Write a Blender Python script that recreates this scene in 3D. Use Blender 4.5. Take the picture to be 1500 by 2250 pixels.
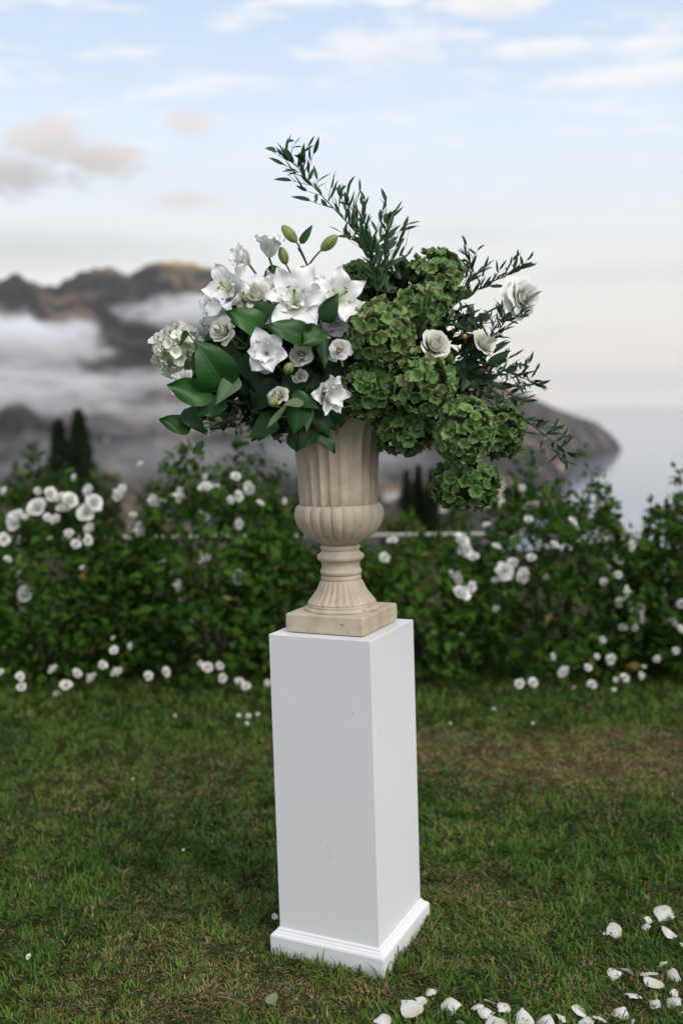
import bpy, math, random
import numpy as np
from mathutils import Vector, Matrix, noise as mnoise

random.seed(7)
rng = np.random.default_rng(7)
for o in list(bpy.data.objects):
    bpy.data.objects.remove(o, do_unlink=True)
scene = bpy.context.scene
COL = scene.collection
rad = math.radians

# ------------------------------------------------------------------ camera
F_PX = 2190.0                                   # focal length in photo pixels (35 mm on a 24 mm wide frame)
CAM = np.array([-0.021, -2.68, 1.522])
PITCH = math.atan(250.0 / F_PX)
ROLL = rad(-0.5)
LEAN_Y, LEAN_X, YAW = rad(-1.29), rad(-1.57), rad(-25.6)


def rx(a): c, s = math.cos(a), math.sin(a); return np.array([[1, 0, 0], [0, c, -s], [0, s, c]])
def ry(a): c, s = math.cos(a), math.sin(a); return np.array([[c, 0, s], [0, 1, 0], [-s, 0, c]])
def rz(a): c, s = math.cos(a), math.sin(a); return np.array([[c, -s, 0], [s, c, 0], [0, 0, 1]])


S = ry(ROLL) @ rx(PITCH)
cam_data = bpy.data.cameras.new('camera')
cam = bpy.data.objects.new('camera', cam_data)
COL.objects.link(cam)
mw = Matrix.Identity(4)
for r_ in range(3):
    mw[r_][0] = S[0][r_]; mw[r_][1] = S[2][r_]; mw[r_][2] = -S[1][r_]; mw[r_][3] = CAM[r_]
cam.matrix_world = mw
cam_data.sensor_fit = 'HORIZONTAL'
cam_data.sensor_width = 24.0
cam_data.lens = 24.0 * F_PX / 1500.0
cam_data.clip_start = 0.05
cam_data.clip_end = 200000
cam_data.dof.use_dof = True
cam_data.dof.focus_distance = 2.60
cam_data.dof.aperture_fstop = 1.5
scene.camera = cam


def ray(px, py):
    return S.T @ np.array([(px - 750) / F_PX, 1.0, -(py - 1125) / F_PX])


def at(px, py, Y=0.0):
    """world point seen at photo pixel px,py that lies in the plane y = Y"""
    d = ray(px, py)
    t = (Y - CAM[1]) / d[1]
    return Vector(CAM + d * t)


def at_ground(px, py, z=0.0):
    d = ray(px, py)
    t = (z - CAM[2]) / d[2]
    return Vector(CAM + d * t)


def azel(px, py):
    d = ray(px, py); d = d / np.linalg.norm(d)
    return math.atan2(d[0], d[1]), math.asin(d[2])


# ------------------------------------------------------------------ world, sun, exposure
SUN_DIR = Vector((0.46, -0.56, 0.69)).normalized()       # towards the brightest part of the veiled sky: high, behind the camera on the right
world = bpy.data.worlds.new('World')
scene.world = world
world.use_nodes = True
wn, wl = world.node_tree.nodes, world.node_tree.links
wn.clear()


def N(tree, typ, **kw):
    n = tree.nodes.new(typ)
    for k, v in kw.items():
        setattr(n, k, v)
    return n


def setin(tree, sock, v):
    if hasattr(v, 'is_linked') or isinstance(v, bpy.types.NodeSocket):
        tree.links.new(v, sock)
    else:
        if isinstance(v, (tuple, list)) and sock.type == 'RGBA' and len(v) == 3:
            v = (*v, 1)
        sock.default_value = v


def M_(tree, op, a, b=0.0, c=None, clamp=False):
    n = N(tree, 'ShaderNodeMath', operation=op, use_clamp=clamp)
    setin(tree, n.inputs[0], a); setin(tree, n.inputs[1], b)
    if c is not None: setin(tree, n.inputs[2], c)
    return n.outputs[0]


def MIX(tree, fac, a, b, mode='MIX'):
    n = N(tree, 'ShaderNodeMix', data_type='RGBA', blend_type=mode)
    setin(tree, n.inputs[0], fac); setin(tree, n.inputs[6], a); setin(tree, n.inputs[7], b)
    return n.outputs[2]


def SMOOTH(tree, v, lo, hi, tlo=0.0, thi=1.0):
    n = N(tree, 'ShaderNodeMapRange', interpolation_type='SMOOTHSTEP')
    setin(tree, n.inputs[0], v)
    n.inputs[1].default_value = lo; n.inputs[2].default_value = hi
    n.inputs[3].default_value = tlo; n.inputs[4].default_value = thi
    return n.outputs[0]


def NOISE(tree, vec, scale, detail=4.0, rough=0.55, dist=0.0, out=0):
    n = N(tree, 'ShaderNodeTexNoise')
    if vec is not None: tree.links.new(vec, n.inputs['Vector'])
    n.inputs['Scale'].default_value = scale; n.inputs['Detail'].default_value = detail
    n.inputs['Roughness'].default_value = rough; n.inputs['Distortion'].default_value = dist
    return n.outputs[out]


def RAMP(tree, fac, stops):
    n = N(tree, 'ShaderNodeValToRGB')
    setin(tree, n.inputs[0], fac)
    el = n.color_ramp.elements
    while len(el) < len(stops): el.new(0.5)
    for e, (p, c) in zip(el, stops):
        e.position = p; e.color = (*c, 1) if len(c) == 3 else c
    return n.outputs[0]


W = world.node_tree
SKY_STRENGTH = 0.10
sky = N(W, 'ShaderNodeTexSky', sky_type='NISHITA', sun_disc=False)
sky.sun_elevation = math.asin(SUN_DIR.z)
sky.sun_rotation = math.atan2(SUN_DIR.x, SUN_DIR.y)
sky.altitude = 330
sky.air_density = 1.0
sky.dust_density = 1.5
sky.ozone_density = 1.5
tc = N(W, 'ShaderNodeTexCoord')
dirv = tc.outputs['Generated']
sep = N(W, 'ShaderNodeSeparateXYZ'); wl.new(dirv, sep.inputs[0])
dx, dy, dz = sep.outputs
az = M_(W, 'ARCTAN2', dx, dy)
el = M_(W, 'ARCSINE', dz)
# thin high veil of cloud that whitens the whole dome, thickest towards the horizon
gain = 0.76 / SKY_STRENGTH
def k(c, g=gain): return tuple(x * g for x in c)
veil_col = RAMP(W, SMOOTH(W, el, -0.02, 0.50), [
    (0.0, (0.84, 0.76, 0.68)), (0.10, (0.80, 0.765, 0.72)), (0.28, (0.78, 0.79, 0.80)),
    (0.55, (0.70, 0.79, 0.90)), (0.88, (0.52, 0.65, 0.84)), (1.0, (0.62, 0.67, 0.74))])
vg = N(W, 'ShaderNodeVectorMath', operation='SCALE'); wl.new(veil_col, vg.inputs[0]); vg.inputs['Scale'].default_value = gain * 0.98
veil_fac = SMOOTH(W, el, 0.0, 0.9, 0.93, 0.78)
base = MIX(W, veil_fac, sky.outputs[0], vg.outputs[0])
# drawn-out wisps high up
comb = N(W, 'ShaderNodeCombineXYZ')
den = M_(W, 'ADD', M_(W, 'MAXIMUM', dz, 0.0), 0.12)
wl.new(M_(W, 'DIVIDE', dx, den), comb.inputs[0]); wl.new(M_(W, 'MULTIPLY', M_(W, 'DIVIDE', dy, den), 2.2), comb.inputs[1])
wisp = NOISE(W, comb.outputs[0], 3.6, 6.0, 0.64, 0.35)
wf = M_(W, 'MULTIPLY', SMOOTH(W, wisp, 0.47, 0.70), SMOOTH(W, el, 0.17, 0.33))
base = MIX(W, M_(W, 'MULTIPLY', wf, 0.85), base, k((0.86, 0.85, 0.85)))
# soft flat grey bands low over the ridge and over the sea
comb2 = N(W, 'ShaderNodeCombineXYZ'); wl.new(az, comb2.inputs[0]); wl.new(M_(W, 'MULTIPLY', el, 7.0), comb2.inputs[1])
band = NOISE(W, comb2.outputs[0], 2.6, 3.0, 0.5, 0.0)
bf = M_(W, 'MULTIPLY', SMOOTH(W, band, 0.48, 0.70), SMOOTH(W, el, 0.24, 0.12))
base = MIX(W, M_(W, 'MULTIPLY', bf, 0.55), base, k((0.60, 0.61, 0.61)))
# single small clouds, pink where the last light reaches them and grey below
cc = N(W, 'ShaderNodeCombineXYZ'); wl.new(az, cc.inputs[0]); wl.new(M_(W, 'MULTIPLY', el, 2.0), cc.inputs[1])
cn = NOISE(W, cc.outputs[0], 14.0, 6.0, 0.64, 0.5)
cn_fine = NOISE(W, cc.outputs[0], 26.0, 3.0, 0.62, 0.0)
world.cycles.sampling_method = 'MANUAL'
world.cycles.sample_map_resolution = 256
def blob(base, px, py, wpx, hpx, top, bot, op, nsc=9.0, na=1.1, edge=0.55):
    a0, e0 = azel(px, py)
    wa, we = wpx / F_PX, hpx / F_PX
    u_ = M_(W, 'DIVIDE', M_(W, 'SUBTRACT', az, a0), wa)
    v_ = M_(W, 'DIVIDE', M_(W, 'SUBTRACT', el, e0), we)
    d_ = M_(W, 'SQRT', M_(W, 'ADD', M_(W, 'MULTIPLY', u_, u_), M_(W, 'MULTIPLY', v_, v_)))
    nz = cn_fine if nsc > 9 else cn
    val = M_(W, 'ADD', M_(W, 'SUBTRACT', 1.0, d_), M_(W, 'MULTIPLY', M_(W, 'SUBTRACT', nz, 0.5), na * 2))
    f_ = M_(W, 'MULTIPLY', SMOOTH(W, val, 0.0, edge), op)
    colr = MIX(W, SMOOTH(W, M_(W, 'ADD', v_, M_(W, 'MULTIPLY', M_(W, 'SUBTRACT', nz, 0.5), 2.0)), -0.55, 0.55), k(bot), k(top))
    return MIX(W, f_, base, colr)
PINK, LILAC, GREY = (0.72, 0.625, 0.585), (0.62, 0.56, 0.56), (0.43, 0.435, 0.46)
base = blob(base, 120, 305, 125, 60, PINK, (0.56, 0.53, 0.53), 0.85, 8, 1.2, 0.8)
base = blob(base, 215, 345, 105, 50, (0.66, 0.57, 0.54), (0.50, 0.48, 0.49), 0.85, 8, 1.2, 0.8)
base = blob(base, 20, 388, 240, 52, (0.52, 0.49, 0.49), (0.46, 0.465, 0.49), 0.9, 8, 1.2, 0.7)
base = blob(base, 410, 268, 85, 34, PINK, (0.66, 0.62, 0.62), 0.7, 14, 0.5, 0.9)
base = blob(base, 400, 442, 120, 28, (0.70, 0.60, 0.57), (0.66, 0.62, 0.62), 0.75, 12, 0.5, 0.9)
base = blob(base, 60, 545, 560, 62, (0.56, 0.58, 0.585), (0.56, 0.58, 0.58), 0.75, 5, 0.5, 1.0)
base = blob(base, 1330, 600, 520, 40, (0.66, 0.66, 0.66), (0.64, 0.63, 0.63), 0.5, 5, 0.5, 1.0)
base = blob(base, 1400, 830, 420, 42, (0.68, 0.60, 0.54), (0.57, 0.53, 0.51), 0.6, 5, 0.4, 1.0)
base = blob(base, 1080, 5, 150, 36, (0.86, 0.84, 0.83), (0.74, 0.74, 0.76), 0.8, 13, 0.5)
base = blob(base, 1200, 105, 170, 22, (0.86, 0.85, 0.84), (0.78, 0.78, 0.80), 0.75, 13, 0.5)
base = blob(base, 1400, 165, 230, 30, (0.86, 0.85, 0.84), (0.78, 0.78, 0.80), 0.7, 13, 0.5)
base = blob(base, 1470, 90, 120, 20, (0.86, 0.85, 0.84), (0.78, 0.78, 0.80), 0.7, 13, 0.5)
base = blob(base, 860, 100, 200, 50, (0.84, 0.83, 0.83), (0.76, 0.76, 0.79), 0.55, 14, 0.9)
bg = N(W, 'ShaderNodeBackground'); bg.inputs['Strength'].default_value = SKY_STRENGTH
wl.new(base, bg.inputs[0])
wout = N(W, 'ShaderNodeOutputWorld'); wl.new(bg.outputs[0], wout.inputs['Surface'])

sun_data = bpy.data.lights.new('sun', 'SUN')
sun_data.energy = 1.5
sun_data.angle = rad(40)
sun_data.color = (1.0, 0.93, 0.85)
sun = bpy.data.objects.new('sun', sun_data)
COL.objects.link(sun)
sun.rotation_euler = SUN_DIR.to_track_quat('Z', 'Y').to_euler()
sun.location = (6, -8, 6)

scene.view_settings.view_transform = 'Standard'
scene.view_settings.look = 'None'
scene.view_settings.exposure = 0.66
scene.view_settings.gamma = 1.0
scene.view_settings.use_curve_mapping = False
scene.render.engine = 'CYCLES'
cy = scene.cycles
cy.use_denoising = True
cy.denoiser = 'OPENIMAGEDENOISE'
cy.use_adaptive_sampling = True
cy.adaptive_threshold = 0.012
cy.max_bounces = 10
cy.diffuse_bounces = 3
cy.glossy_bounces = 3
cy.transmission_bounces = 4
cy.transparent_max_bounces = 6
cy.volume_bounces = 6
cy.sample_clamp_indirect = 6.0
cy.caustics_reflective = False
cy.caustics_refractive = False
try:
    cy.volume_max_steps = 64
except Exception:
    pass

# ------------------------------------------------------------------ helpers
def tag(o, label=None, cat=None, group=None, kind=None):
    if label: o['label'] = label
    if cat: o['category'] = cat
    if group: o['group'] = group
    if kind: o['kind'] = kind
    return o


def mesh_np(name, verts, faces, col=None, uv=None, smooth=True, mat=None):
    """verts (n,3); faces: (m,k) int array, or a list of such arrays; col (n,3); uv per vertex (n,2)"""
    if not isinstance(faces, list): faces = [np.asarray(faces)]
    faces = [np.asarray(f, dtype=np.int32) for f in faces if len(f)]
    me = bpy.data.meshes.new(name)
    verts = np.asarray(verts, dtype=np.float32)
    loops = np.concatenate([f.ravel() for f in faces])
    sizes = np.concatenate([np.full(len(f), f.shape[1], dtype=np.int32) for f in faces])
    starts = np.concatenate([[0], np.cumsum(sizes)[:-1]]).astype(np.int32)
    me.vertices.add(len(verts)); me.vertices.foreach_set('co', verts.ravel())
    me.loops.add(len(loops)); me.loops.foreach_set('vertex_index', loops)
    me.polygons.add(len(sizes)); me.polygons.foreach_set('loop_start', starts)
    try: me.polygons.foreach_set('loop_total', sizes)
    except Exception: pass
    me.polygons.foreach_set('use_smooth', np.full(len(sizes), bool(smooth), dtype=bool))
    if col is not None:
        a = me.color_attributes.new('Col', 'FLOAT_COLOR', 'POINT')
        c4 = np.ones((len(verts), 4), dtype=np.float32); c4[:, :3] = col
        a.data.foreach_set('color', c4.ravel())
    if uv is not None:
        u = me.uv_layers.new(name='UVMap')
        u.data.foreach_set('uv', np.asarray(uv, dtype=np.float32)[loops].ravel())
    me.update(calc_edges=True)
    if mat: me.materials.append(mat)
    return me


def put(name, me, parent=None, mat=None, mtx=None):
    o = bpy.data.objects.new(name, me)
    COL.objects.link(o)
    if parent: o.parent = parent
    if mat is not None and me is not None and not me.materials: me.materials.append(mat)
    if mtx is not None: o.matrix_basis = mtx
    return o


def empty(name, mtx):
    o = bpy.data.objects.new(name, None)
    o.empty_display_size = 0.03
    COL.objects.link(o)
    o.matrix_basis = mtx
    return o


def grid_faces(nv, nu, closed=False):
    i = np.arange(nv - 1)[:, None]; m = nu if closed else nu - 1
    j = np.arange(m)[None, :]
    a = i * nu + j; b = i * nu + (j + 1) % nu
    return np.stack([a, b, b + nu, a + nu], -1).reshape(-1, 4)


def merge(parts):
    """parts: list of (verts, faces, uv) -> one"""
    V, Fq, U = [], [], []; off = 0
    for v, f, u in parts:
        V.append(v); Fq.append(np.asarray(f) + off); U.append(u); off += len(v)
    return np.concatenate(V), np.concatenate(Fq), np.concatenate(U)


def tube(pts, radii, seg=6, cap=True):
    pts = [Vector(p) for p in pts]; n = len(pts)
    if np.isscalar(radii): radii = [radii] * n
    V = []; prev = None
    for i, p in enumerate(pts):
        t = (pts[min(i + 1, n - 1)] - pts[max(i - 1, 0)]).normalized()
        if prev is None:
            ref = Vector((0, 0, 1)) if abs(t.z) < 0.9 else Vector((1, 0, 0))
            a = t.cross(ref).normalized()
        else:
            a = (prev - t * prev.dot(t)).normalized()
        prev = a; b = t.cross(a)
        for s in range(seg):
            an = 2 * math.pi * s / seg
            V.append(p + (a * math.cos(an) + b * math.sin(an)) * radii[i])
    V = np.array([tuple(v) for v in V])
    F = grid_faces(n, seg, closed=True)
    uv = np.zeros((len(V), 2))
    return V, F, uv


def bez(p0, p1, p2, n=8):
    p0, p1, p2 = Vector(p0), Vector(p1), Vector(p2)
    return [p0 * (1 - t) ** 2 + p1 * 2 * t * (1 - t) + p2 * t * t for t in np.linspace(0, 1, n)]


def lathe(profile, seg, rfun=None):
    """profile list of (r, z); rfun(i, ang array, r) -> r"""
    ang = np.linspace(0, 2 * math.pi, seg, endpoint=False)
    V = []
    for i, (r, z) in enumerate(profile):
        rr = rfun(i, ang, r, z) if rfun else np.full(seg, r)
        V.append(np.stack([rr * np.cos(ang), rr * np.sin(ang), np.full(seg, z)], 1))
    V = np.concatenate(V)
    return V, grid_faces(len(profile), seg, closed=True)


def loft_square(profile, bev=0.0):
    """profile list of (half width, z) -> square tube of rings with small corner chamfers"""
    V = []
    for h, z in profile:
        b = min(bev, h * 0.9)
        ring = [(-h + b, -h), (h - b, -h), (h, -h + b), (h, h - b), (h - b, h), (-h + b, h), (-h, h - b), (-h, -h + b)]
        V += [(x, y, z) for x, y in ring]
    n = len(profile)
    F = grid_faces(n, 8, closed=True)
    return np.array(V), F


def frame(nrm, up=(0, 0, 1), loc=(0, 0, 0), roll=0.0, scale=1.0):
    """matrix whose Z is nrm and whose Y leans to up"""
    z = Vector(nrm).normalized(); u = Vector(up)
    x = u.cross(z)
    if x.length < 1e-4: x = Vector((1, 0, 0)).cross(z)
    x.normalize(); y = z.cross(x)
    m = Matrix((x, y, z)).transposed().to_4x4()
    if roll: m = m @ Matrix.Rotation(roll, 4, 'Z')
    if scale != 1.0: m = m @ Matrix.Scale(scale, 4)
    m.translation = Vector(loc)
    return m


# ------------------------------------------------------------------ materials
def new_mat(name):
    m = bpy.data.materials.new(name); m.use_nodes = True
    t = m.node_tree; t.nodes.clear()
    out = N(t, 'ShaderNodeOutputMaterial')
    return m, t, out


def principled(t, out, color, rough=0.5, spec=0.4, bump=None, trans=0.0, trans_col=None, **kw):
    p = N(t, 'ShaderNodeBsdfPrincipled')
    setin(t, p.inputs['Base Color'], color); setin(t, p.inputs['Roughness'], rough)
    p.inputs['Specular IOR Level'].default_value = spec
    for kk, v in kw.items(): setin(t, p.inputs[kk], v)
    if bump is not None: t.links.new(bump, p.inputs['Normal'])
    if trans > 0:
        tr = N(t, 'ShaderNodeBsdfTranslucent'); setin(t, tr.inputs[0], trans_col if trans_col is not None else color)
        mx = N(t, 'ShaderNodeMixShader'); mx.inputs[0].default_value = trans
        t.links.new(p.outputs[0], mx.inputs[1]); t.links.new(tr.outputs[0], mx.inputs[2])
        t.links.new(mx.outputs[0], out.inputs[0])
    else:
        t.links.new(p.outputs[0], out.inputs[0])
    return p


def bump(t, h, strength=0.3, dist=0.01):
    b = N(t, 'ShaderNodeBump'); b.inputs['Strength'].default_value = strength; b.inputs['Distance'].default_value = dist
    setin(t, b.inputs['Height'], h)
    return b.outputs[0]


def obj_coord(t): return N(t, 'ShaderNodeTexCoord').outputs['Object']


def mat_simple(name, color, rough=0.6, spec=0.3, var=0.0, scale=20.0, trans=0.0, bstr=0.0):
    m, t, out = new_mat(name)
    oc = obj_coord(t)
    nz = NOISE(t, oc, scale, 5)
    c = MIX(t, nz, tuple(x * (1 - var) for x in color), tuple(min(1, x * (1 + var)) for x in color))
    principled(t, out, c, rough, spec, bump(t, nz, bstr, 0.005) if bstr else None, trans)
    return m


def mat_attr(name, rough=0.6, spec=0.3, trans=0.2, sat=1.0):
    m, t, out = new_mat(name)
    a = N(t, 'ShaderNodeAttribute', attribute_name='Col')
    principled(t, out, a.outputs['Color'], rough, spec, None, trans)
    return m


def mat_leaf(name, dark, light, rough=0.38, spec=0.45, trans=0.18, vein=0.35, nveins=9.0):
    """broad leaf: colour differs from leaf to leaf, paler midrib and side veins along the UV"""
    m, t, out = new_mat(name)
    uvn = N(t, 'ShaderNodeUVMap')
    sp = N(t, 'ShaderNodeSeparateXYZ'); t.links.new(uvn.outputs[0], sp.inputs[0])
    u_, v_ = sp.outputs[0], sp.outputs[1]
    au = M_(t, 'ABSOLUTE', M_(t, 'SUBTRACT', u_, 0.5))
    rib = SMOOTH(t, au, 0.035, 0.0)
    ph = M_(t, 'FRACT', M_(t, 'MULTIPLY', M_(t, 'SUBTRACT', v_, M_(t, 'MULTIPLY', au, 0.55)), nveins))
    side = SMOOTH(t, M_(t, 'ABSOLUTE', M_(t, 'SUBTRACT', ph, 0.5)), 0.09, 0.0)
    vn = M_(t, 'MAXIMUM', rib, M_(t, 'MULTIPLY', side, 0.30))
    info = N(t, 'ShaderNodeObjectInfo')
    nz = NOISE(t, obj_coord(t), 35.0, 5)
    f_ = M_(t, 'ADD', M_(t, 'MULTIPLY', info.outputs['Random'], 0.6), M_(t, 'MULTIPLY', nz, 0.55), clamp=True)
    c = MIX(t, f_, dark, light)
    c = MIX(t, M_(t, 'MULTIPLY', SMOOTH(t, NOISE(t, obj_coord(t), 130.0, 3), 0.68, 0.74), 0.6), c, (0.10, 0.075, 0.03))
    c = MIX(t, M_(t, 'MULTIPLY', vn, vein), c, tuple(min(1, x * 2.2 + 0.01) for x in light))
    h = M_(t, 'ADD', M_(t, 'MULTIPLY', vn, -1.0), M_(t, 'MULTIPLY', nz, 0.5))
    principled(t, out, c, rough, spec, bump(t, h, 0.35, 0.002), trans)
    return m


def mat_petal(name, col, deep, rough=0.55, trans=0.30, veins=26.0):
    """petal: 'deep' colour at the base (v = 0), 'col' further out, fine lengthwise veins as relief"""
    m, t, out = new_mat(name)
    uvn = N(t, 'ShaderNodeUVMap')
    sp = N(t, 'ShaderNodeSeparateXYZ'); t.links.new(uvn.outputs[0], sp.inputs[0])
    v_ = sp.outputs[1]
    info = N(t, 'ShaderNodeObjectInfo')
    nz = NOISE(t, obj_coord(t), 60.0, 4)
    f_ = SMOOTH(t, M_(t, 'ADD', v_, M_(t, 'MULTIPLY', M_(t, 'SUBTRACT', nz, 0.5), 0.3)), 0.02, 0.55)
    c = MIX(t, f_, deep, col)
    c = MIX(t, M_(t, 'MULTIPLY', info.outputs['Random'], 0.25), c, tuple(x * 0.86 for x in col))
    sm = NOISE(t, uvn.outputs[0], 3.0, 2)
    wv = M_(t, 'SINE', M_(t, 'MULTIPLY', M_(t, 'ADD', sp.outputs[0], M_(t, 'MULTIPLY', sm, 0.15)), veins))
    principled(t, out, c, rough, 0.25, bump(t, M_(t, 'ADD', M_(t, 'MULTIPLY', wv, 0.4), nz), 0.30, 0.002), trans)
    return m


# ------------------------------------------------------------------ large setting: sea, mountains, mist, haze
SEA_Z = -335.0
def mat_sea():
    m, t, out = new_mat('sea_water')
    oc = N(t, 'ShaderNodeNewGeometry').outputs['Position']
    n1 = NOISE(t, oc, 0.02, 6, 0.6); n2 = NOISE(t, oc, 0.0016, 4, 0.5)
    c = MIX(t, SMOOTH(t, n2, 0.4, 0.6), (0.10, 0.15, 0.215), (0.13, 0.18, 0.24))
    r = M_(t, 'ADD', 0.06, M_(t, 'MULTIPLY', n2, 0.08))
    principled(t, out, c, r, 0.6, bump(t, n1, 0.05, 1.0))
    return m
xs = np.linspace(-14500, 14500, 30); ys = np.linspace(-14500, 29500, 45)
gx, gy = np.meshgrid(xs, ys)
sea = put('sea', mesh_np('sea', np.stack([gx.ravel(), gy.ravel(), np.full(gx.size, SEA_Z)], 1), grid_faces(45, 30)), None, mat_sea())
tag(sea, kind='structure')

# ridge skyline (photo column, photo row, distance) and shore distance per column
RIDGE = [(-1200, 700, 3600), (-700, 640, 3500), (-300, 610, 3600), (-80, 622, 3700), (0, 614, 3750), (35, 603, 3780), (52, 597, 3800), (75, 614, 3820), (100, 624, 3850), (132, 626, 3900),
         (168, 602, 3950), (205, 588, 4000), (238, 582, 4050), (268, 588, 4080), (297, 599, 4100), (322, 583, 4150), (350, 575, 4200),
         (390, 571, 4250), (430, 575, 4300), (470, 586, 4350), (500, 604, 4400), (600, 650, 4600), (800, 725, 5000), (1000, 800, 5400),
         (1150, 862, 5750), (1185, 880, 5850), (1230, 901, 5950), (1270, 914, 6050), (1312, 928, 6200), (1330, 942, 6280),
         (1350, 958, 6350), (1362, 972, 6450), (1372, 986, 6560), (1385, 1000, 6600), (1500, 1040, 6700), (2600, 1080, 6800)]
SHORE = [(-1200, 700), (900, 1500), (1050, 2200), (1150, 2750), (1205, 3080), (1236, 3420), (1228, 3700), (1220, 4050), (1255, 4650), (1292, 5150),
         (1335, 5800), (1362, 6350), (1373, 6560)]
def interp(tab, u, ci):
    a = np.array(tab, dtype=float)
    return np.interp(u, a[:, 0], a[:, ci])
NU_, NS_ = 400, 190
us = np.concatenate([np.linspace(-1100, -60, 50), np.linspace(-50, 1420, 310), np.linspace(1440, 2500, 40)])
ss = np.concatenate([np.geomspace(13, 900, 40), np.linspace(930, 7200, 135), np.linspace(7300, 9500, 15)])
V = np.zeros((NS_, NU_, 3)); rock = np.zeros((NS_, NU_))
shore_mono = sorted([(a, b) for a, b in SHORE if (a, b) not in ((1228, 3700), (1220, 4050))])
ru, rv, rd = interp(RIDGE, us, 0), interp(RIDGE, us, 1), interp(RIDGE, us, 2)
for j, u in enumerate(us):
    d = ray(u, 875.0); hd = np.array([d[0], d[1]]) / math.hypot(d[0], d[1])
    dr = ray(u, np.interp(u, [r[0] for r in RIDGE], [r[1] for r in RIDGE]))
    slope_r = dr[2] / math.hypot(dr[0], dr[1])
    Dr = rd[j]; zr = CAM[2] + slope_r * Dr
    Ds = float(np.interp(u, [s_[0] for s_ in shore_mono], [s_[1] for s_ in shore_mono]))
    sea_col = u > 1376
    shelf = float(np.interp(u, [850, 1120], [0.10, 0.30])); pw_ = float(np.interp(u, [850, 1120], [1.75, 1.25]))
    bay = math.exp(-((u - 1190) / 26.0) ** 2)                # the small bay between the two headlands
    x = hd[0] * ss + CAM[0]; y = hd[1] * ss + CAM[1]
    for i, s_ in enumerate(ss):
        # drop of the terrace hillside below the garden
        near = -1.2 - 250 * min(1.0, (s_ - 12) / 420.0) ** 0.75 - 0.06 * max(0, s_ - 430)
        if u > 1000: near -= (min(u, 1500) - 1000) / 500.0 * 90 * min(1, s_ / 200.0)
        p = Vector((x[i] / 620.0, y[i] / 620.0, 3.1))
        rg = mnoise.ridged_multi_fractal(p, 1.0, 2.1, 5, 1.0, 2.0) if s_ > 400 else 0.8
        fb = mnoise.fractal(p * 2.4, 1.0, 2.0, 4) if s_ > 100 else 0
        if sea_col:
            far = SEA_Z - 25
        else:
            t_ = (s_ - Ds) / max(50.0, Dr - Ds)
            if t_ < 0: far = SEA_Z - 25 + 40 * t_
            elif t_ <= 1:
                far = SEA_Z + (zr - SEA_Z) * (shelf * min(1.0, t_ / 0.10) + (1 - shelf) * t_ ** pw_)
                amp = (zr - SEA_Z) * (0.24 if u < 1000 else 0.34) * math.sin(math.pi * min(1, t_)) ** 0.7
                far += amp * ((rg - 1.1) * 0.55 + fb * 0.6)
                # nothing in front of the skyline rises above it
                far = min(far, CAM[2] + (slope_r - 0.012 * (1 - t_)) * s_)
            else:
                far = zr - 0.55 * (s_ - Dr)
        z = max(near, far) if s_ < 1200 else far
        if s_ < Ds and s_ >= 1200: z = SEA_Z - 25
        if 1050 < u <= 1376 and s_ < Ds and s_ > 430: z = SEA_Z - 25 if s_ > 900 else near
        V[i, j] = (x[i], y[i], max(z, SEA_Z - 25))
        rock[i, j] = rg
def mat_mountain():
    m, t, out = new_mat('mountain_slope')
    g = N(t, 'ShaderNodeNewGeometry')
    pos = g.outputs['Position']
    sp = N(t, 'ShaderNodeSeparateXYZ'); t.links.new(pos, sp.inputs[0])
    n1 = NOISE(t, pos, 0.0042, 6, 0.62, 0.4); n2 = NOISE(t, pos, 0.013, 5, 0.6)
    sn = N(t, 'ShaderNodeSeparateXYZ'); t.links.new(g.outputs['Normal'], sn.inputs[0])
    scrub = MIX(t, SMOOTH(t, n2, 0.35, 0.65), (0.016, 0.018, 0.020), (0.045, 0.038, 0.034))
    rockc = MIX(t, n2, (0.20, 0.14, 0.10), (0.30, 0.22, 0.16))
    c = MIX(t, M_(t, 'MULTIPLY', SMOOTH(t, n1, 0.51, 0.63), 0.65), scrub, rockc)
    # last sunlight on the summit of the high dome, painted in as gold
    dry_or_sunlit = M_(t, 'MULTIPLY', SMOOTH(t, M_(t, 'ADD', sp.outputs[2], M_(t, 'MULTIPLY', n2, 60.0)), 545.0, 600.0), 0.9)
    c = MIX(t, dry_or_sunlit, c, (0.66, 0.44, 0.16))
    c = MIX(t, SMOOTH(t, M_(t, 'ADD', sp.outputs[2], M_(t, 'MULTIPLY', n1, 50.0)), -300.0, -325.0), c, (0.26, 0.175, 0.125))
    principled(t, out, c, 0.9, 0.1, bump(t, M_(t, 'ADD', n2, M_(t, 'MULTIPLY', n1, 2.0)), 1.0, 60.0))
    return m
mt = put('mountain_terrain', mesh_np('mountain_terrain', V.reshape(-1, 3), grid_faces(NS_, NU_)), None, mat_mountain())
tag(mt, kind='structure')
TERR_U, TERR_S, TERR_V = us, ss, V


def terrain_hit(px, py, smin=900):
    """first terrain point along the pixel's ray"""
    d = ray(px, py); hl = math.hypot(d[0], d[1]); sl = d[2] / hl
    j = int(np.argmin(np.abs(TERR_U - px)))
    for i in range(len(TERR_S)):
        if TERR_S[i] > smin and TERR_V[i, j, 2] >= CAM[2] + sl * TERR_S[i]:
            return Vector(TERR_V[i, j])
    return None


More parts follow.
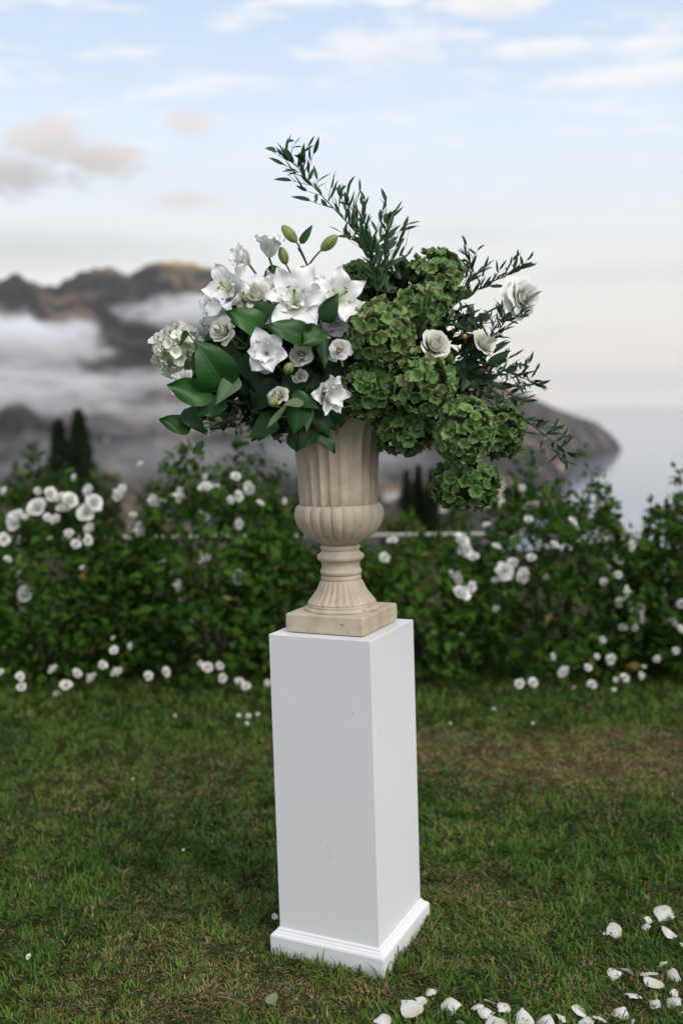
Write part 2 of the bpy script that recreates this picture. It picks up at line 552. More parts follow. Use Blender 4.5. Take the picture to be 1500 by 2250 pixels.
# far houses along the shore and on the slope
wall_mats = [mat_simple('plaster_' + n, c, 0.9, 0.1, 0.1, 0.4) for n, c in
             (('white', (0.80, 0.78, 0.74)), ('cream', (0.72, 0.62, 0.50)), ('rose', (0.66, 0.47, 0.42)))]
roof_mat = mat_simple('roof_tiles', (0.36, 0.17, 0.11), 0.9, 0.1, 0.3, 0.5)
dark_win = mat_simple('window_dark', (0.03, 0.035, 0.04), 0.3, 0.5)
house_list = [(1085, 1128, 30, 'white'), (1108, 1136, 24, 'cream'), (1128, 1122, 26, 'white'), (1152, 1130, 22, 'rose'), (1170, 1118, 24, 'white'),
              (1190, 1122, 20, 'cream'), (1066, 1108, 22, 'cream'), (1098, 1094, 22, 'white'), (1140, 1100, 18, 'cream'), (1118, 1076, 18, 'rose'),
              (1200, 1096, 18, 'rose'), (1235, 1040, 16, 'rose'), (860, 1098, 26, 'white'), (975, 1138, 20, 'white'),
              (232, 975, 8, 'rose'), (540, 985, 8, 'rose')]
hl_words = ['lowest white house by the bay, left of the others', 'cream house between white houses by the bay', 'white house above the bay shore, middle of the village', 'rose coloured house near the water of the bay',
            'white house at the right of the bay village', 'cream house at the edge of the bay village', 'cream house uphill at the left of the village', 'white house one row above the bay village', 'small cream house over the bay village',
            'small rose house highest above the bay', 'rose house on the point beside the bay', 'rose house on the long headland by the sea', 'white house on the slope just right of the urn', 'white house on the slope under the hanging hydrangea',
            'small rose house on the slope right of the twin cypresses', 'small rose house on the slope under the bouquet']
for (px, py, wpx, cl), lab in zip(house_list, hl_words):
    p = terrain_hit(px, py)
    if p is None: continue
    dist = (p - Vector(CAM)).length
    w = wpx / F_PX * dist; h = w * random.uniform(0.55, 0.8); dp = w * 0.7
    root = empty('house', Matrix.Translation(p + Vector((0, 0, -h * 0.25))) @ Matrix.Rotation(random.uniform(-0.5, 0.5), 4, 'Z'))
    tag(root, lab, 'house', 'far houses on the coast')
    bv = np.array([(sx * w / 2, sy * dp / 2, zz) for zz in (0, h * 1.25) for sx, sy in ((-1, -1), (1, -1), (1, 1), (-1, 1))])
    bf_ = np.array([(0, 1, 5, 4), (1, 2, 6, 5), (2, 3, 7, 6), (3, 0, 4, 7), (4, 5, 6, 7), (3, 2, 1, 0)])
    put('wall', mesh_np('house_wall', bv, bf_, smooth=False), root, wall_mats[('white', 'cream', 'rose').index(cl)])
    e = w * 0.05; rh = h * 0.22; zt = h * 1.25 + 0.05
    rv_ = np.array([(-w / 2 - e, -dp / 2 - e, zt), (w / 2 + e, -dp / 2 - e, zt), (w / 2 + e, dp / 2 + e, zt), (-w / 2 - e, dp / 2 + e, zt), (-w * 0.35, 0, zt + rh), (w * 0.35, 0, zt + rh)])
    put('roof', mesh_np('house_roof', rv_, [np.array([(0, 1, 5, 4), (2, 3, 4, 5), (3, 2, 1, 0)]), np.array([(1, 2, 5), (3, 0, 4)])], smooth=False), root, roof_mat)
    for fi in range(2):
        for wi in range(3):
            cx = (wi - 1) * w * 0.29; cz = h * (0.45 + fi * 0.45)
            wv = np.array([(cx - w * .05, -dp / 2 - .15, cz - h * .1), (cx + w * .05, -dp / 2 - .15, cz - h * .1), (cx + w * .05, -dp / 2 - .15, cz + h * .1), (cx - w * .05, -dp / 2 - .15, cz + h * .1)])
            put('window', mesh_np('house_window', wv, np.array([(0, 1, 2, 3)]), smooth=False), root, dark_win)

# mist banks lying against the mountainside
def mat_mist(name, dens, seed, sc):
    m, t, out = new_mat(name)
    oc = obj_coord(t)
    ln = N(t, 'ShaderNodeVectorMath', operation='LENGTH'); t.links.new(oc, ln.inputs[0])
    mp = N(t, 'ShaderNodeMapping'); t.links.new(oc, mp.inputs[0]); mp.inputs['Location'].default_value = (seed, seed * 0.7, 0); mp.inputs['Scale'].default_value = (sc, sc * .6, sc * 0.6)
    nz = NOISE(t, mp.outputs[0], 1.0, 5, 0.62, 0.4)
    v = M_(t, 'ADD', M_(t, 'SUBTRACT', 1.0, ln.outputs['Value']), M_(t, 'MULTIPLY', M_(t, 'SUBTRACT', nz, 0.5), 2.6))
    dn = M_(t, 'MULTIPLY', M_(t, 'MULTIPLY', SMOOTH(t, v, 0.10, 1.0), SMOOTH(t, ln.outputs['Value'], 1.0, 0.8)), dens)
    pv = N(t, 'ShaderNodeVolumePrincipled')
    pv.inputs['Color'].default_value = (0.97, 0.97, 0.985, 1); pv.inputs['Anisotropy'].default_value = 0.0
    t.links.new(dn, pv.inputs['Density'])
    t.links.new(pv.outputs[0], out.inputs['Volume'])
    return m
MIST = [  # px, py, Y, half-width px, half-height px, depth m, density
    (-20, 765, 2700, 300, 100, 320, 0.035, 'thick white mist bank under the ridge at the left edge'),
    (20, 860, 2300, 380, 70, 320, 0.010, 'pale mist bank low on the slope behind the twin cypresses'),
    (440, 685, 3000, 210, 50, 240, 0.020, 'torn mist bank beneath the golden dome of the ridge'),
    (400, 835, 2350, 330, 36, 240, 0.006, 'thin mist streak across the dark middle slope'),
    (420, 910, 2000, 420, 60, 320, 0.0022, 'faint mist over the valley beside the bouquet'),
    (250, 1010, 1800, 560, 80, 320, 0.0012, 'veil of mist low in the valley behind the hedge at the left'),
    (760, 1000, 2100, 330, 80, 320, 0.0018, 'faint mist over the slope behind the urn'),
]
mi = 0
def ico(sub=2):
    import bmesh
    bm = bmesh.new(); bmesh.ops.create_icosphere(bm, subdivisions=sub, radius=1.0)
    me = bpy.data.meshes.new('ball'); bm.to_mesh(me); bm.free(); return me
for px, py, Y, hw, hh, dp, dn, lab in MIST:
    c = at(px, py, Y); sc = (Y - CAM[1]) / F_PX
    o = put('mist_bank', ico(2), None, mat_mist('mist_%d' % mi, dn, 3.7 * mi + 1.0, 3.4), Matrix.Translation(c) @ Matrix.Diagonal((hw * sc, dp, hh * sc, 1)))
    tag(o, lab, 'mist', 'mist banks on the mountain', 'stuff'); mi += 1

# air
def mat_haze(d):
    m, t, out = new_mat('haze_air')
    pv = N(t, 'ShaderNodeVolumePrincipled')
    pv.inputs['Color'].default_value = (0.98, 0.97, 0.97, 1); pv.inputs['Density'].default_value = d; pv.inputs['Anisotropy'].default_value = 0.2
    t.links.new(pv.outputs[0], out.inputs['Volume'])
    return m
hx0, hx1, hy0, hy1, hz0, hz1 = -15000, 15000, -15000, 30000, SEA_Z - 40, 760
hv = np.array([(x, y, z) for z in (hz0, hz1) for x, y in ((hx0, hy0), (hx1, hy0), (hx1, hy1), (hx0, hy1))])
hz = put('haze', mesh_np('haze', hv, np.array([(0, 3, 2, 1), (4, 5, 6, 7), (0, 1, 5, 4), (1, 2, 6, 5), (2, 3, 7, 6), (3, 0, 4, 7)]), smooth=False), None, mat_haze(0.000025))
tag(hz, 'pale evening haze over the coast', 'haze', None, 'stuff')

# ------------------------------------------------------------------ lawn
def lawn_z(x, y):
    return 0.010 * np.sin(x * 1.3 + 0.4) * np.cos(y * 1.1) + 0.004 * np.sin(x * 5.1 + y * 3.7)


def vnoise(x, y, sc, seed=0):
    """smooth value noise, vectorised"""
    r = np.random.default_rng(seed + 100).random((64, 64))
    X = x * sc + 1000.3; Y = y * sc + 1000.7
    xi = np.floor(X).astype(int); yi = np.floor(Y).astype(int); fx = X - xi; fy = Y - yi
    fx = fx * fx * (3 - 2 * fx); fy = fy * fy * (3 - 2 * fy)
    g = lambda a, b: r[a % 64, b % 64]
    return (g(xi, yi) * (1 - fx) + g(xi + 1, yi) * fx) * (1 - fy) + (g(xi, yi + 1) * (1 - fx) + g(xi + 1, yi + 1) * fx) * fy


def dryness(x, y):
    n = 0.55 * vnoise(x, y, 2.1, 1) + 0.3 * vnoise(x, y, 6.0, 2) + 0.25 * vnoise(x, y, 17.0, 3)
    d = (n - 0.61) * 1.6
    for cx, cy, rx_, ry_, a in ((0.95, 1.45, 1.0, 0.45, 1.25), (-0.50, 1.35, 0.45, 0.30, 0.6), (-0.30, 0.10, 0.30, 0.40, 0.25),
                                (-0.5, -0.25, 0.4, 0.25, 0.12), (0.45, 0.55, 0.30, 0.5, 0.30), (1.3, 1.0, 0.5, 0.4, 0.25), (-0.15, -0.28, 0.25, 0.1, 0.35)):
        d = d + a * np.exp(-((x - cx) / rx_) ** 2 - ((y - cy) / ry_) ** 2)
    d = d - 0.45 * np.exp(-((y - 2.25) / 0.35) ** 2)
    return np.clip(d, 0, 1)
xs = np.linspace(-7, 7, 141); ys = np.linspace(-6, 7.2, 133)
gx, gy = np.meshgrid(xs, ys)
gz = lawn_z(gx, gy)
gcol = np.array([0.030, 0.034, 0.014])[None] * (1 - dryness(gx.ravel(), gy.ravel()))[:, None] + np.array([0.085, 0.058, 0.030])[None] * dryness(gx.ravel(), gy.ravel())[:, None]
def mat_soil():
    m, t, out = new_mat('lawn_soil')
    a = N(t, 'ShaderNodeAttribute', attribute_name='Col')
    pos = N(t, 'ShaderNodeNewGeometry').outputs['Position']
    nz = NOISE(t, pos, 90.0, 6, 0.6); n2 = NOISE(t, pos, 14.0, 4)
    c = MIX(t, SMOOTH(t, nz, 0.3, 0.75), a.outputs['Color'], (0.060, 0.042, 0.022))
    c = MIX(t, M_(t, 'MULTIPLY', SMOOTH(t, n2, 0.5, 0.7), 0.6), c, (0.028, 0.040, 0.013))
    principled(t, out, c, 0.95, 0.1, bump(t, nz, 0.8, 0.02))
    return m
lawn = put('lawn', mesh_np('lawn', np.stack([gx.ravel(), gy.ravel(), gz.ravel()], 1), grid_faces(133, 141), col=gcol), None, mat_soil())
tag(lawn, kind='structure')
# edge of the terrace: the ground sheet turns down to the hillside
ex = np.linspace(-7, 7, 30)
ev = np.concatenate([np.stack([ex, np.full(30, 7.2), lawn_z(ex, np.full(30, 7.2))], 1), np.stack([ex, np.full(30, 8.2), np.full(30, -0.8)], 1), np.stack([ex, np.full(30, 14.0), np.full(30, -6.0)], 1)])
tag(put('terrace_bank', mesh_np('terrace_bank', ev, grid_faces(3, 30)), None, mat_simple('bank_earth', (0.05, 0.055, 0.025), 0.95, 0.1, 0.4, 2.0)), kind='structure')

def grass_blades(n, y0, y1, L0, L1, w, seed):
    r = np.random.default_rng(seed)
    yy = y0 + (y1 - y0) * r.random(n * 2)
    half = 0.40 * (yy + 2.68) + 0.55
    keep = r.random(n * 2) < half / (0.40 * (y1 + 2.68) + 0.55)
    yy = yy[keep][:n]; half = half[keep][:n]; n = len(yy)
    xx = (r.random(n) * 2 - 1) * half
    # clump together
    cl = vnoise(xx, yy, 22.0, 5) * 0.6 + vnoise(xx, yy, 55.0, 6) * 0.4
    keep = r.random(n) < 0.25 + 0.95 * cl
    # nothing grows under the pedestal
    yr = -YAW; lx_ = xx * math.cos(yr) - yy * math.sin(yr); ly_ = xx * math.sin(yr) + yy * math.cos(yr)
    keep &= ~((np.abs(lx_) < 0.172) & (np.abs(ly_) < 0.172))
    xx, yy, cl = xx[keep], yy[keep], cl[keep]; n = len(xx)
    zz = lawn_z(xx, yy)
    dry_or_sunlit = dryness(xx, yy)
    isdry = r.random(n) < (0.10 + 0.60 * dry_or_sunlit)
    L = (L0 + (L1 - L0) * r.random(n) ** 1.6) * (0.6 + 0.7 * cl) * np.where(isdry, 0.85, 1.0)
    L *= 1.0 - 0.35 * dry_or_sunlit
    L *= 1.0 + 0.9 * (vnoise(xx, yy, 4.0, 21) > 0.80) * r.random(n) + 0.5 * ((np.maximum(np.abs(xx * math.cos(-YAW) - yy * math.sin(-YAW)), np.abs(xx * math.sin(-YAW) + yy * math.cos(-YAW))) < 0.20)) * r.random(n)
    # the blades lie in a loose nap: neighbours lean alike
    th = 2 * math.pi * (vnoise(xx, yy, 11.0, 8) * 1.8 + 0.16 * r.standard_normal(n))
    lean = np.where(isdry, 1.15, 0.75) + 0.33 * r.standard_normal(n)
    lean = np.clip(lean, 0.05, 1.5); bend = 0.25 + 0.6 * r.random(n)
    d = np.stack([np.cos(th), np.sin(th), np.zeros(n)], 1)
    side = np.stack([-np.sin(th + 0.6 * r.standard_normal(n)), np.cos(th), np.zeros(n)], 1)
    side /= np.linalg.norm(side, axis=1)[:, None]
    up = np.array([0, 0, 1.0])
    p0 = np.stack([xx, yy, zz - 0.003], 1)
    a1 = lean; a2 = np.clip(lean + bend, 0, 1.75)
    p1 = p0 + (d * np.sin(a1)[:, None] + up * np.cos(a1)[:, None]) * (L * 0.55)[:, None]
    p2 = p1 + (d * np.sin(a2)[:, None] + up * np.cos(a2)[:, None]) * (L * 0.45)[:, None]
    p2[:, 2] = np.maximum(p2[:, 2], zz + 0.002); p1[:, 2] = np.maximum(p1[:, 2], zz + 0.003)
    ww = (w * (0.65 + 0.7 * r.random(n)))[:, None]
    Vv = np.stack([p0 - side * ww * .5, p0 + side * ww * .5, p1 - side * ww * .5, p1 + side * ww * .5, p2], 1)
    base = np.arange(n)[:, None] * 5
    q = np.concatenate([base, base + 1, base + 3, base + 2], 1); t3 = np.concatenate([base + 2, base + 3, base + 4], 1)
    g1 = np.array([0.030, 0.088, 0.011]); g2 = np.array([0.155, 0.228, 0.040]); g3 = np.array([0.014, 0.062, 0.012])
    k1 = np.clip(0.55 * r.random(n) + 0.45 * vnoise(xx, yy, 5.0, 9) + 0.5 * (vnoise(xx, yy, 26.0, 15) - 0.5), 0, 1)[:, None]
    gcol = g1 * (1 - k1) + g2 * k1
    sel = r.random(n) < 0.25; gcol[sel] = g3 * (0.8 + 0.5 * r.random((sel.sum(), 1)))
    dk = r.random(n)[:, None]
    dcol = np.array([0.15, 0.100, 0.046]) * (1 - dk) + np.array([0.38, 0.28, 0.14]) * dk
    c = np.where(isdry[:, None], dcol, gcol)
    return Vv.reshape(-1, 3), q, t3, np.repeat(c, 5, axis=0)
gv, gq, gt, gc = [], [], [], []; off = 0
for args in ((165000, -0.75, 0.55, 0.018, 0.048, 0.0036, 11), (130000, 0.45, 1.9, 0.018, 0.050, 0.0044, 12), (72000, 1.8, 3.0, 0.022, 0.06, 0.0052, 13)):
    a, b, c, d = grass_blades(*args)
    gv.append(a); gq.append(b + off); gt.append(c + off); gc.append(d); off += len(a)
grass = put('grass', mesh_np('grass', np.concatenate(gv), [np.concatenate(gq), np.concatenate(gt)], col=np.concatenate(gc)), None, mat_attr('grass_blade', 0.6, 0.15, 0.25))
tag(grass, 'short worn green grass with straw coloured patches on the lawn', 'grass', None, 'stuff')

# ------------------------------------------------------------------ leaf clouds (shrubs, trees)
def leaf_cloud(pos, axis, nrm, L, wr, col, rs=0.0):
    """5-vertex folded leaves; all arrays of n"""
    n = len(pos)
    axis = axis / np.linalg.norm(axis, axis=1)[:, None]
    side = np.cross(axis, nrm); side /= (np.linalg.norm(side, axis=1)[:, None] + 1e-9)
    nn = np.cross(side, axis)
    L = L[:, None]
    b = pos; m = pos + axis * L * 0.48 - nn * L * 0.05; t = pos + axis * L - nn * L * 0.10
    l = pos + axis * L * 0.42 - side * L * wr + nn * L * 0.07; r = pos + axis * L * 0.42 + side * L * wr + nn * L * 0.07
    Vv = np.stack([b, l, m, r, t], 1).reshape(-1, 3)
    i = np.arange(n)[:, None] * 5
    f = np.concatenate([np.concatenate([i, i + 2, i + 4, i + 1], 1), np.concatenate([i, i + 3, i + 4, i + 2], 1)])
    return Vv, f, np.repeat(col, 5, axis=0)


def unit(n, r):
    v = r.standard_normal((n, 3)); return v / np.linalg.norm(v, axis=1)[:, None]

bush_leaf_mat = mat_attr('rose_bush_leaf', 0.65, 0.08, 0.28)
bark_mat = mat_simple('bark', (0.07, 0.05, 0.03), 0.9, 0.15, 0.4, 30.0)

# one bush rose bloom, petals joined: small in the photo and out of focus
def petal_surf(L, W, th0, th1, cup=0.2, ruf=0.0, seed=0, tip=0.5, base_w=0.12, nu=5, nv=7, k=3.0, r0=0.0, z0=0.0, point=0.0, full=0.75, wr_=0.012):
    """petal that leaves the Z axis along +X. th: angle from the Z axis at base and at tip"""
    r = np.random.default_rng(seed)
    t = np.linspace(0, 1, nv); s = np.linspace(-1, 1, nu)
    th = th0 + (th1 - th0) * t ** 1.3
    dt = L / (nv - 1)
    rr = r0 + np.concatenate([[0], np.cumsum(np.sin(th[:-1]) * dt)]); zz = z0 + np.concatenate([[0], np.cumsum(np.cos(th[:-1]) * dt)])
    w = np.sin(math.pi * np.clip(t, 0, 1) ** tip) ** full
    w = np.maximum(w, base_w * (1 - t)); w[-1] = max(0.02, 0.18 * (1 - point))
    if point == 0: w = np.where(t > 0.85, np.maximum(w, w), w)
    ph = r.random(3) * 6.28
    P = np.zeros((nv, nu, 3)); U = np.zeros((nv, nu, 2))
    for i in range(nv):
        nx, nz = math.cos(th[i]), -math.sin(th[i])           # normal of the centre line, outwards
        for j in range(nu):
            a = s[j] * w[i] * W * 0.5
            lift = -cup * (s[j] ** 2) * w[i] * W * 0.5 + ruf * W * abs(s[j]) ** 1.5 * math.sin(k * t[i] * 3.0 + ph[0] + (ph[1] if s[j] > 0 else ph[2])) * t[i]
            lift += wr_ * W * (math.sin(6.0 * s[j] + ph[1] + 2.2 * t[i]) + 0.7 * math.sin(11.0 * s[j] - 4.0 * t[i] + ph[2])) * t[i]
            # pull the corners of the tip back to round it
            back = (s[j] ** 2) * (1 - point) * (t[i] ** 4) * L * 0.10
            x = rr[i] + nx * lift - back * math.sin(th[i]); z = zz[i] + nz * lift - back * math.cos(th[i])
            P[i, j] = (x, a, z); U[i, j] = (0.5 + 0.5 * s[j], t[i])
    return P.reshape(-1, 3), grid_faces(nv, nu), U.reshape(-1, 2)


def rose_petal(r, h, span, curl, seed=0, nu=9, nv=9, point=0.0, drop=0.0):
    """petal of a rose, centred on azimuth 0: part of a cup round the Z axis, rim radius r and rim height h; the rim rolls back by curl"""
    rg_ = np.random.default_rng(seed)
    t = np.linspace(0, 1, nv); s = np.linspace(-1, 1, nu)
    ph = rg_.random(4) * 6.28
    P = np.zeros((nv, nu, 3)); U = np.zeros((nv, nu, 2))
    for i in range(nv):
        for j in range(nu):
            e = abs(s[j])
            sp = span * (0.40 + 0.60 * math.sin(math.pi * min(1, 0.12 + 0.52 * t[i])))
            tt = t[i] * (1 - 0.16 * e ** 3 + 0.025 * math.sin(4.5 * s[j] + ph[2]))
            rad_ = r * (0.16 + 0.84 * tt ** 0.62) * (1 + 0.05 * e * e)
            z = h * tt ** 1.05
            roll = max(0.0, tt - 0.62) / 0.38
            rl = curl * roll ** 1.7 * (0.55 + (0.45 + 0.5 * point) * e) if curl > 0 else curl * tt ** 3
            rad_ += rl * r * 0.85; z -= rl * h * 0.55 + drop * h * roll ** 2
            w_ = (0.05 * math.sin(5.0 * s[j] + ph[0] + 2 * t[i]) + 0.03 * math.sin(11 * s[j] + ph[3])) * t[i] ** 2
            az_ = s[j] * sp + 0.06 * math.sin(3 * t[i] + ph[1])
            rad_ += r * w_
            P[i, j] = (rad_ * math.cos(az_), rad_ * math.sin(az_), z + w_ * h * 0.5); U[i, j] = (0.5 + .5 * s[j], t[i])
    return P.reshape(-1, 3), grid_faces(nv, nu), U.reshape(-1, 2)


def rot_part(p, a):
    v, f, u = p
    c, s_ = math.cos(a), math.sin(a)
    v2 = v.copy(); v2[:, 0] = v[:, 0] * c - v[:, 1] * s_; v2[:, 1] = v[:, 0] * s_ + v[:, 1] * c
    return v2, f, u


white_bloom = mat_petal('bush_rose_petal', (0.90, 0.89, 0.85), (0.74, 0.74, 0.58), 0.6, 0.18)
bloom_meshes = []
for q in range(4):
    parts = []
    for i in range(17):
        f_ = i / 16
        parts.append(rot_part(rose_petal(0.09 + 0.47 * f_, 0.66 - 0.34 * f_ ** 1.5, 1.7 - 0.8 * f_, (-0.75 if i < 4 else 0.06 + 0.30 * f_), 50 * q + i, 5, 6, 0.2), i * 2.4 + q))
    v, f, u = merge(parts); v[:, 2] -= 0.25
    bloom_meshes.append(mesh_np('bush_rose_bloom', v, f, uv=u, mat=white_bloom))

BL = [(20, 268, 24), (188, 268, 16), (250, 285, 32), (300, 300, 28), (350, 315, 36), (440, 270, 34), (470, 325, 34), (430, 375, 42), (185, 350, 38), (75, 415, 44), (275, 410, 28), (235, 402, 20), (125, 400, 14), (370, 200, 16), (595, 285, 34), (612, 252, 16), (765, 315, 36), (800, 330, 24), (665, 390, 20), (700, 465, 40), (345, 480, 26), (445, 460, 30), (440, 515, 24), (380, 535, 22), (410, 655, 14), (815, 635, 28), (900, 290, 34), (1025, 250, 28), (1065, 262, 30), (1245, 258, 32), (1190, 295, 26), (1150, 315, 20), (1178, 197, 20), (1015, 395, 34), (1195, 435, 22), (1012, 605, 42), (1195, 698, 36), (128, 780, 36), (20, 510, 26), (40, 610, 18), (890, 740, 24), (1025, 200, 16), (1025, 835, 14), (955, 925, 14), (320, 355, 34), (1300, 330, 16), (1420, 320, 16), (700, 135, 18)]
BLlow = [(0, 1175, 22), (100, 1198, 26), (108, 1248, 30), (265, 1160, 28), (385, 1180, 32), (330, 1240, 32), (283, 1290, 30), (455, 1205, 32), (512, 1140, 26), (582, 1175, 34), (570, 1065, 26), (650, 1045, 20), (565, 1005, 14), (740, 1195, 26), (828, 1175, 28), (1035, 1150, 32), (1000, 1130, 18), (1098, 1145, 24), (1112, 1203, 26), (1195, 1220, 28), (1228, 1245, 28), (1335, 1228, 22), (205, 1310, 16)]
BR = [(395, 740, 42), (410, 795, 32), (455, 825, 28), (365, 925, 42), (395, 1005, 42), (445, 975, 28), (610, 895, 40), (650, 855, 26), (705, 920, 38), (565, 945, 16), (565, 1085, 16), (745, 830, 18), (860, 765, 22), (570, 775, 18), (950, 650, 24), (50, 745, 28), (10, 830, 20), (395, 1220, 14), (1125, 890, 30), (1175, 915, 18), (1105, 950, 18), (1215, 1000, 26), (1280, 1085, 32), (1190, 1055, 26), (1235, 1075, 24), (1295, 1140, 18), (1260, 1180, 18), (1200, 1180, 20), (1445, 1155, 20), (1490, 1190, 28), (1495, 1060, 26), (820, 925, 16), (1180, 840, 24), (1240, 770, 24), (730, 640, 18), (700, 480, 16), (520, 665, 18)]
BRlow = [(685, 1460, 30), (752, 1455, 30), (905, 1400, 36), (850, 1325, 22), (1025, 1380, 24), (1045, 1465, 32), (1070, 1325, 18), (1140, 1338, 28), (1210, 1430, 26), (1165, 1440, 16), (1290, 1420, 28), (1305, 1375, 14), (1370, 1338, 26), (1465, 1295, 22), (1155, 1490, 12), (955, 1480, 12), (1100, 1240, 18)]
kz = 1500 / 660.0
blooms = [(x / kz, 960 + y / kz, r / kz, lo) for lst, lo in ((BL, 0), (BLlow, 1)) for x, y, r in lst] + [(840 + x / kz, 860 + y / kz, r / kz, lo) for lst, lo in ((BR, 0), (BRlow, 1)) for x, y, r in lst]

# bushes: centre column, half width px, row of the top, y of centre, label
BUSHES = [(-190, 170, 1090, 2.85, 'white flowering rose bush cut by the left edge'),
          (95, 180, 1098, 2.80, 'rose bush with a dense cluster of white blooms, in front of the twin cypresses'),
          (285, 105, 1225, 2.95, 'low rose bush with few blooms where the pale rail shows above'),
          (470, 175, 1040, 2.80, 'tall rose bush with scattered white blooms left of the urn'),
          (690, 150, 1150, 2.95, 'rose bush directly behind the urn and pedestal'),
          (945, 150, 1188, 2.85, 'bright green rose bush right of the urn under the hanging hydrangea'),
          (1215, 165, 1070, 2.80, 'rose bush with thin upright shoots against the sea'),
          (1395, 95, 1220, 2.90, 'sparse rose bush with gaps of bright sea behind it'),
          (1535, 140, 1085, 2.80, 'rose bush at the right edge with a tall shoot'),
          (-480, 170, 1110, 2.85, 'rose bush of the hedge beyond the left edge'),
          (1815, 170, 1110, 2.85, 'rose bush of the hedge beyond the right edge')]
SHOOTS = {1: [(145, 1040), (60, 1050)], 3: [(430, 1010), (380, 1045), (575, 985), (620, 1030), (510, 1030)], 4: [(650, 1050)], 5: [(1010, 1130)], 6: [(1165, 1025), (1300, 1050), (1255, 1075), (1130, 1080), (1350, 1120), (1210, 1075)], 8: [(1490, 1040), (1440, 1130)]}
for bi, (cu, hw, topv, Y, lab) in enumerate(BUSHES):
    r = np.random.default_rng(200 + bi)
    cpos = at(cu, 1300, Y); a = hw * (Y - CAM[1]) / F_PX; H = at(cu, topv, Y).z
    root = empty('rose_bush', Matrix.Translation((cpos.x, Y, 0)))
    tag(root, lab, 'rose bush', 'white rose bushes along the hedge')
    n = int(4300 * a / 0.42 * H / 1.0)
    # points in a bulging upright volume, more at its skin
    ph = r.random(n) * 2 * math.pi; rr = r.random(n) ** 0.42; hz_ = r.random(n) ** 0.85
    prof = (0.62 + 0.55 * np.sin(math.pi * np.clip(hz_ * 0.86 + 0.10, 0, 1))) * (0.86 + 0.28 * vnoise(ph * 1.2, hz_ * 4.0, 1.6, 40 + bi))
    topn = 0.72 + 0.52 * vnoise(np.cos(ph) * rr * 2, np.sin(ph) * rr * 2, 2.3, 60 + bi)
    pos = np.stack([np.cos(ph) * rr * a * prof * 1.12, np.sin(ph) * rr * 0.46 * prof, 0.03 + hz_ * H * topn * np.sqrt(np.clip(1.08 - 0.55 * rr ** 3, 0.2, 1.1))], 1)
    outw = np.stack([np.cos(ph) * rr, np.sin(ph) * rr, 0.25 + 0.9 * hz_], 1)
    hole = vnoise(pos[:, 0] + 5 * bi, pos[:, 2], 6.5, 77) * 0.6 + vnoise(pos[:, 1], pos[:, 2] + pos[:, 0], 11.0, 78) * 0.4
    keep = hole > (0.345 if bi != 7 else 0.48)
    pos, outw, hz2 = pos[keep], outw[keep], hz_[keep]; n = len(pos)
    axis = outw * 0.5 + unit(n, r) * 0.9 + np.array([0, 0, -0.15]); nr = outw * 0.8 + unit(n, r) * 0.7 + np.array([0, -0.1, 0.5])
    L = 0.032 + 0.058 * r.random(n) ** 1.3
    kk = np.clip(0.45 * r.random(n) + 0.5 * vnoise(pos[:, 0] * 1.0 + bi * 3, pos[:, 2], 3.2, 33) + (0.22 if bi == 5 else 0.0) - 0.05, 0, 1)[:, None]
    col = np.array([0.008, 0.030, 0.006]) * (1 - kk) + np.array([0.088, 0.185, 0.024]) * kk
    ye = r.random(n) < 0.012; col[ye] = np.array([0.22, 0.17, 0.05])
    vv, ff, cc = leaf_cloud(pos, axis, nr, L, 0.30, col)
    Vl, Fl, Cl = [vv], [ff], [cc]; off = len(vv)
    # canes and shoots
    cparts = []
    for c_ in range(7):
        an = r.random() * 6.28; q = r.random()
        top = (math.cos(an) * a * 0.7, math.sin(an) * 0.3, H * (0.6 + 0.35 * q))
        cparts.append(tube(bez((math.cos(an) * 0.06, math.sin(an) * 0.06, -0.02), (math.cos(an) * a * 0.2, math.sin(an) * .1, top[2] * 0.7), top, 7), list(np.linspace(0.011, 0.004, 7)), 5))
    for (sx, sy) in SHOOTS.get(bi, []):
        tip = at(sx, sy, Y) - Vector((cpos.x, Y, 0))
        b0 = Vector((tip.x * 0.75, 0.0, H * 0.78))
        path = bez(b0, Vector((tip.x * 0.85, 0, (b0.z + tip.z) / 2 + 0.02)), tip, 9)
        cparts.append(tube(path, list(np.linspace(0.004, 0.0015, 9)), 5))
        m_ = 46
        ti = r.random(m_); pp = np.array([tuple(path[min(8, int(x * 9))]) for x in ti]) + r.standard_normal((m_, 3)) * 0.022
        ax = unit(m_, r) + np.array([0, 0, 0.2]); v2, f2, c2 = leaf_cloud(pp, ax, unit(m_, r) + np.array([0, -.2, .8]), 0.028 + 0.026 * r.random(m_), 0.30, np.array([0.05, 0.095, 0.025]) * (0.7 + 0.7 * r.random((m_, 1))))
        Vl.append(v2); Fl.append(f2 + off); Cl.append(c2); off += len(v2)
    put('foliage', mesh_np('bush_foliage', np.concatenate(Vl), np.concatenate(Fl), col=np.concatenate(Cl)), root, bush_leaf_mat)
    v, f, u = merge(cparts)
    put('cane', mesh_np('bush_canes', v, f), root, bark_mat)
    for (x, y, rpx, lo) in blooms:
        if min(range(len(BUSHES)), key=lambda q: abs(BUSHES[q][0] - x) / BUSHES[q][1]) != bi: continue
        Yb = (2.20 + 0.12 * random.random()) if lo else (2.36 + 0.16 * random.random())
        if not lo and y < topv + 30: Yb = Y - 0.30
        w_ = at(x, y, Yb); sc = rpx * (Yb - CAM[1]) / F_PX / 0.62 * (random.uniform(0.8, 1.0) if lo else random.uniform(1.0, 1.35))
        nrm = Vector((random.uniform(-1.0, 1.0), -1.0 + 0.5 * random.random(), random.uniform(0.0, 1.3)))
        mt_ = frame(nrm, (0, 0, 1), w_ - Vector((cpos.x, Y, 0)), random.random() * 6.28, sc)
        put('rose', random.choice(bloom_meshes), root, None, mt_)

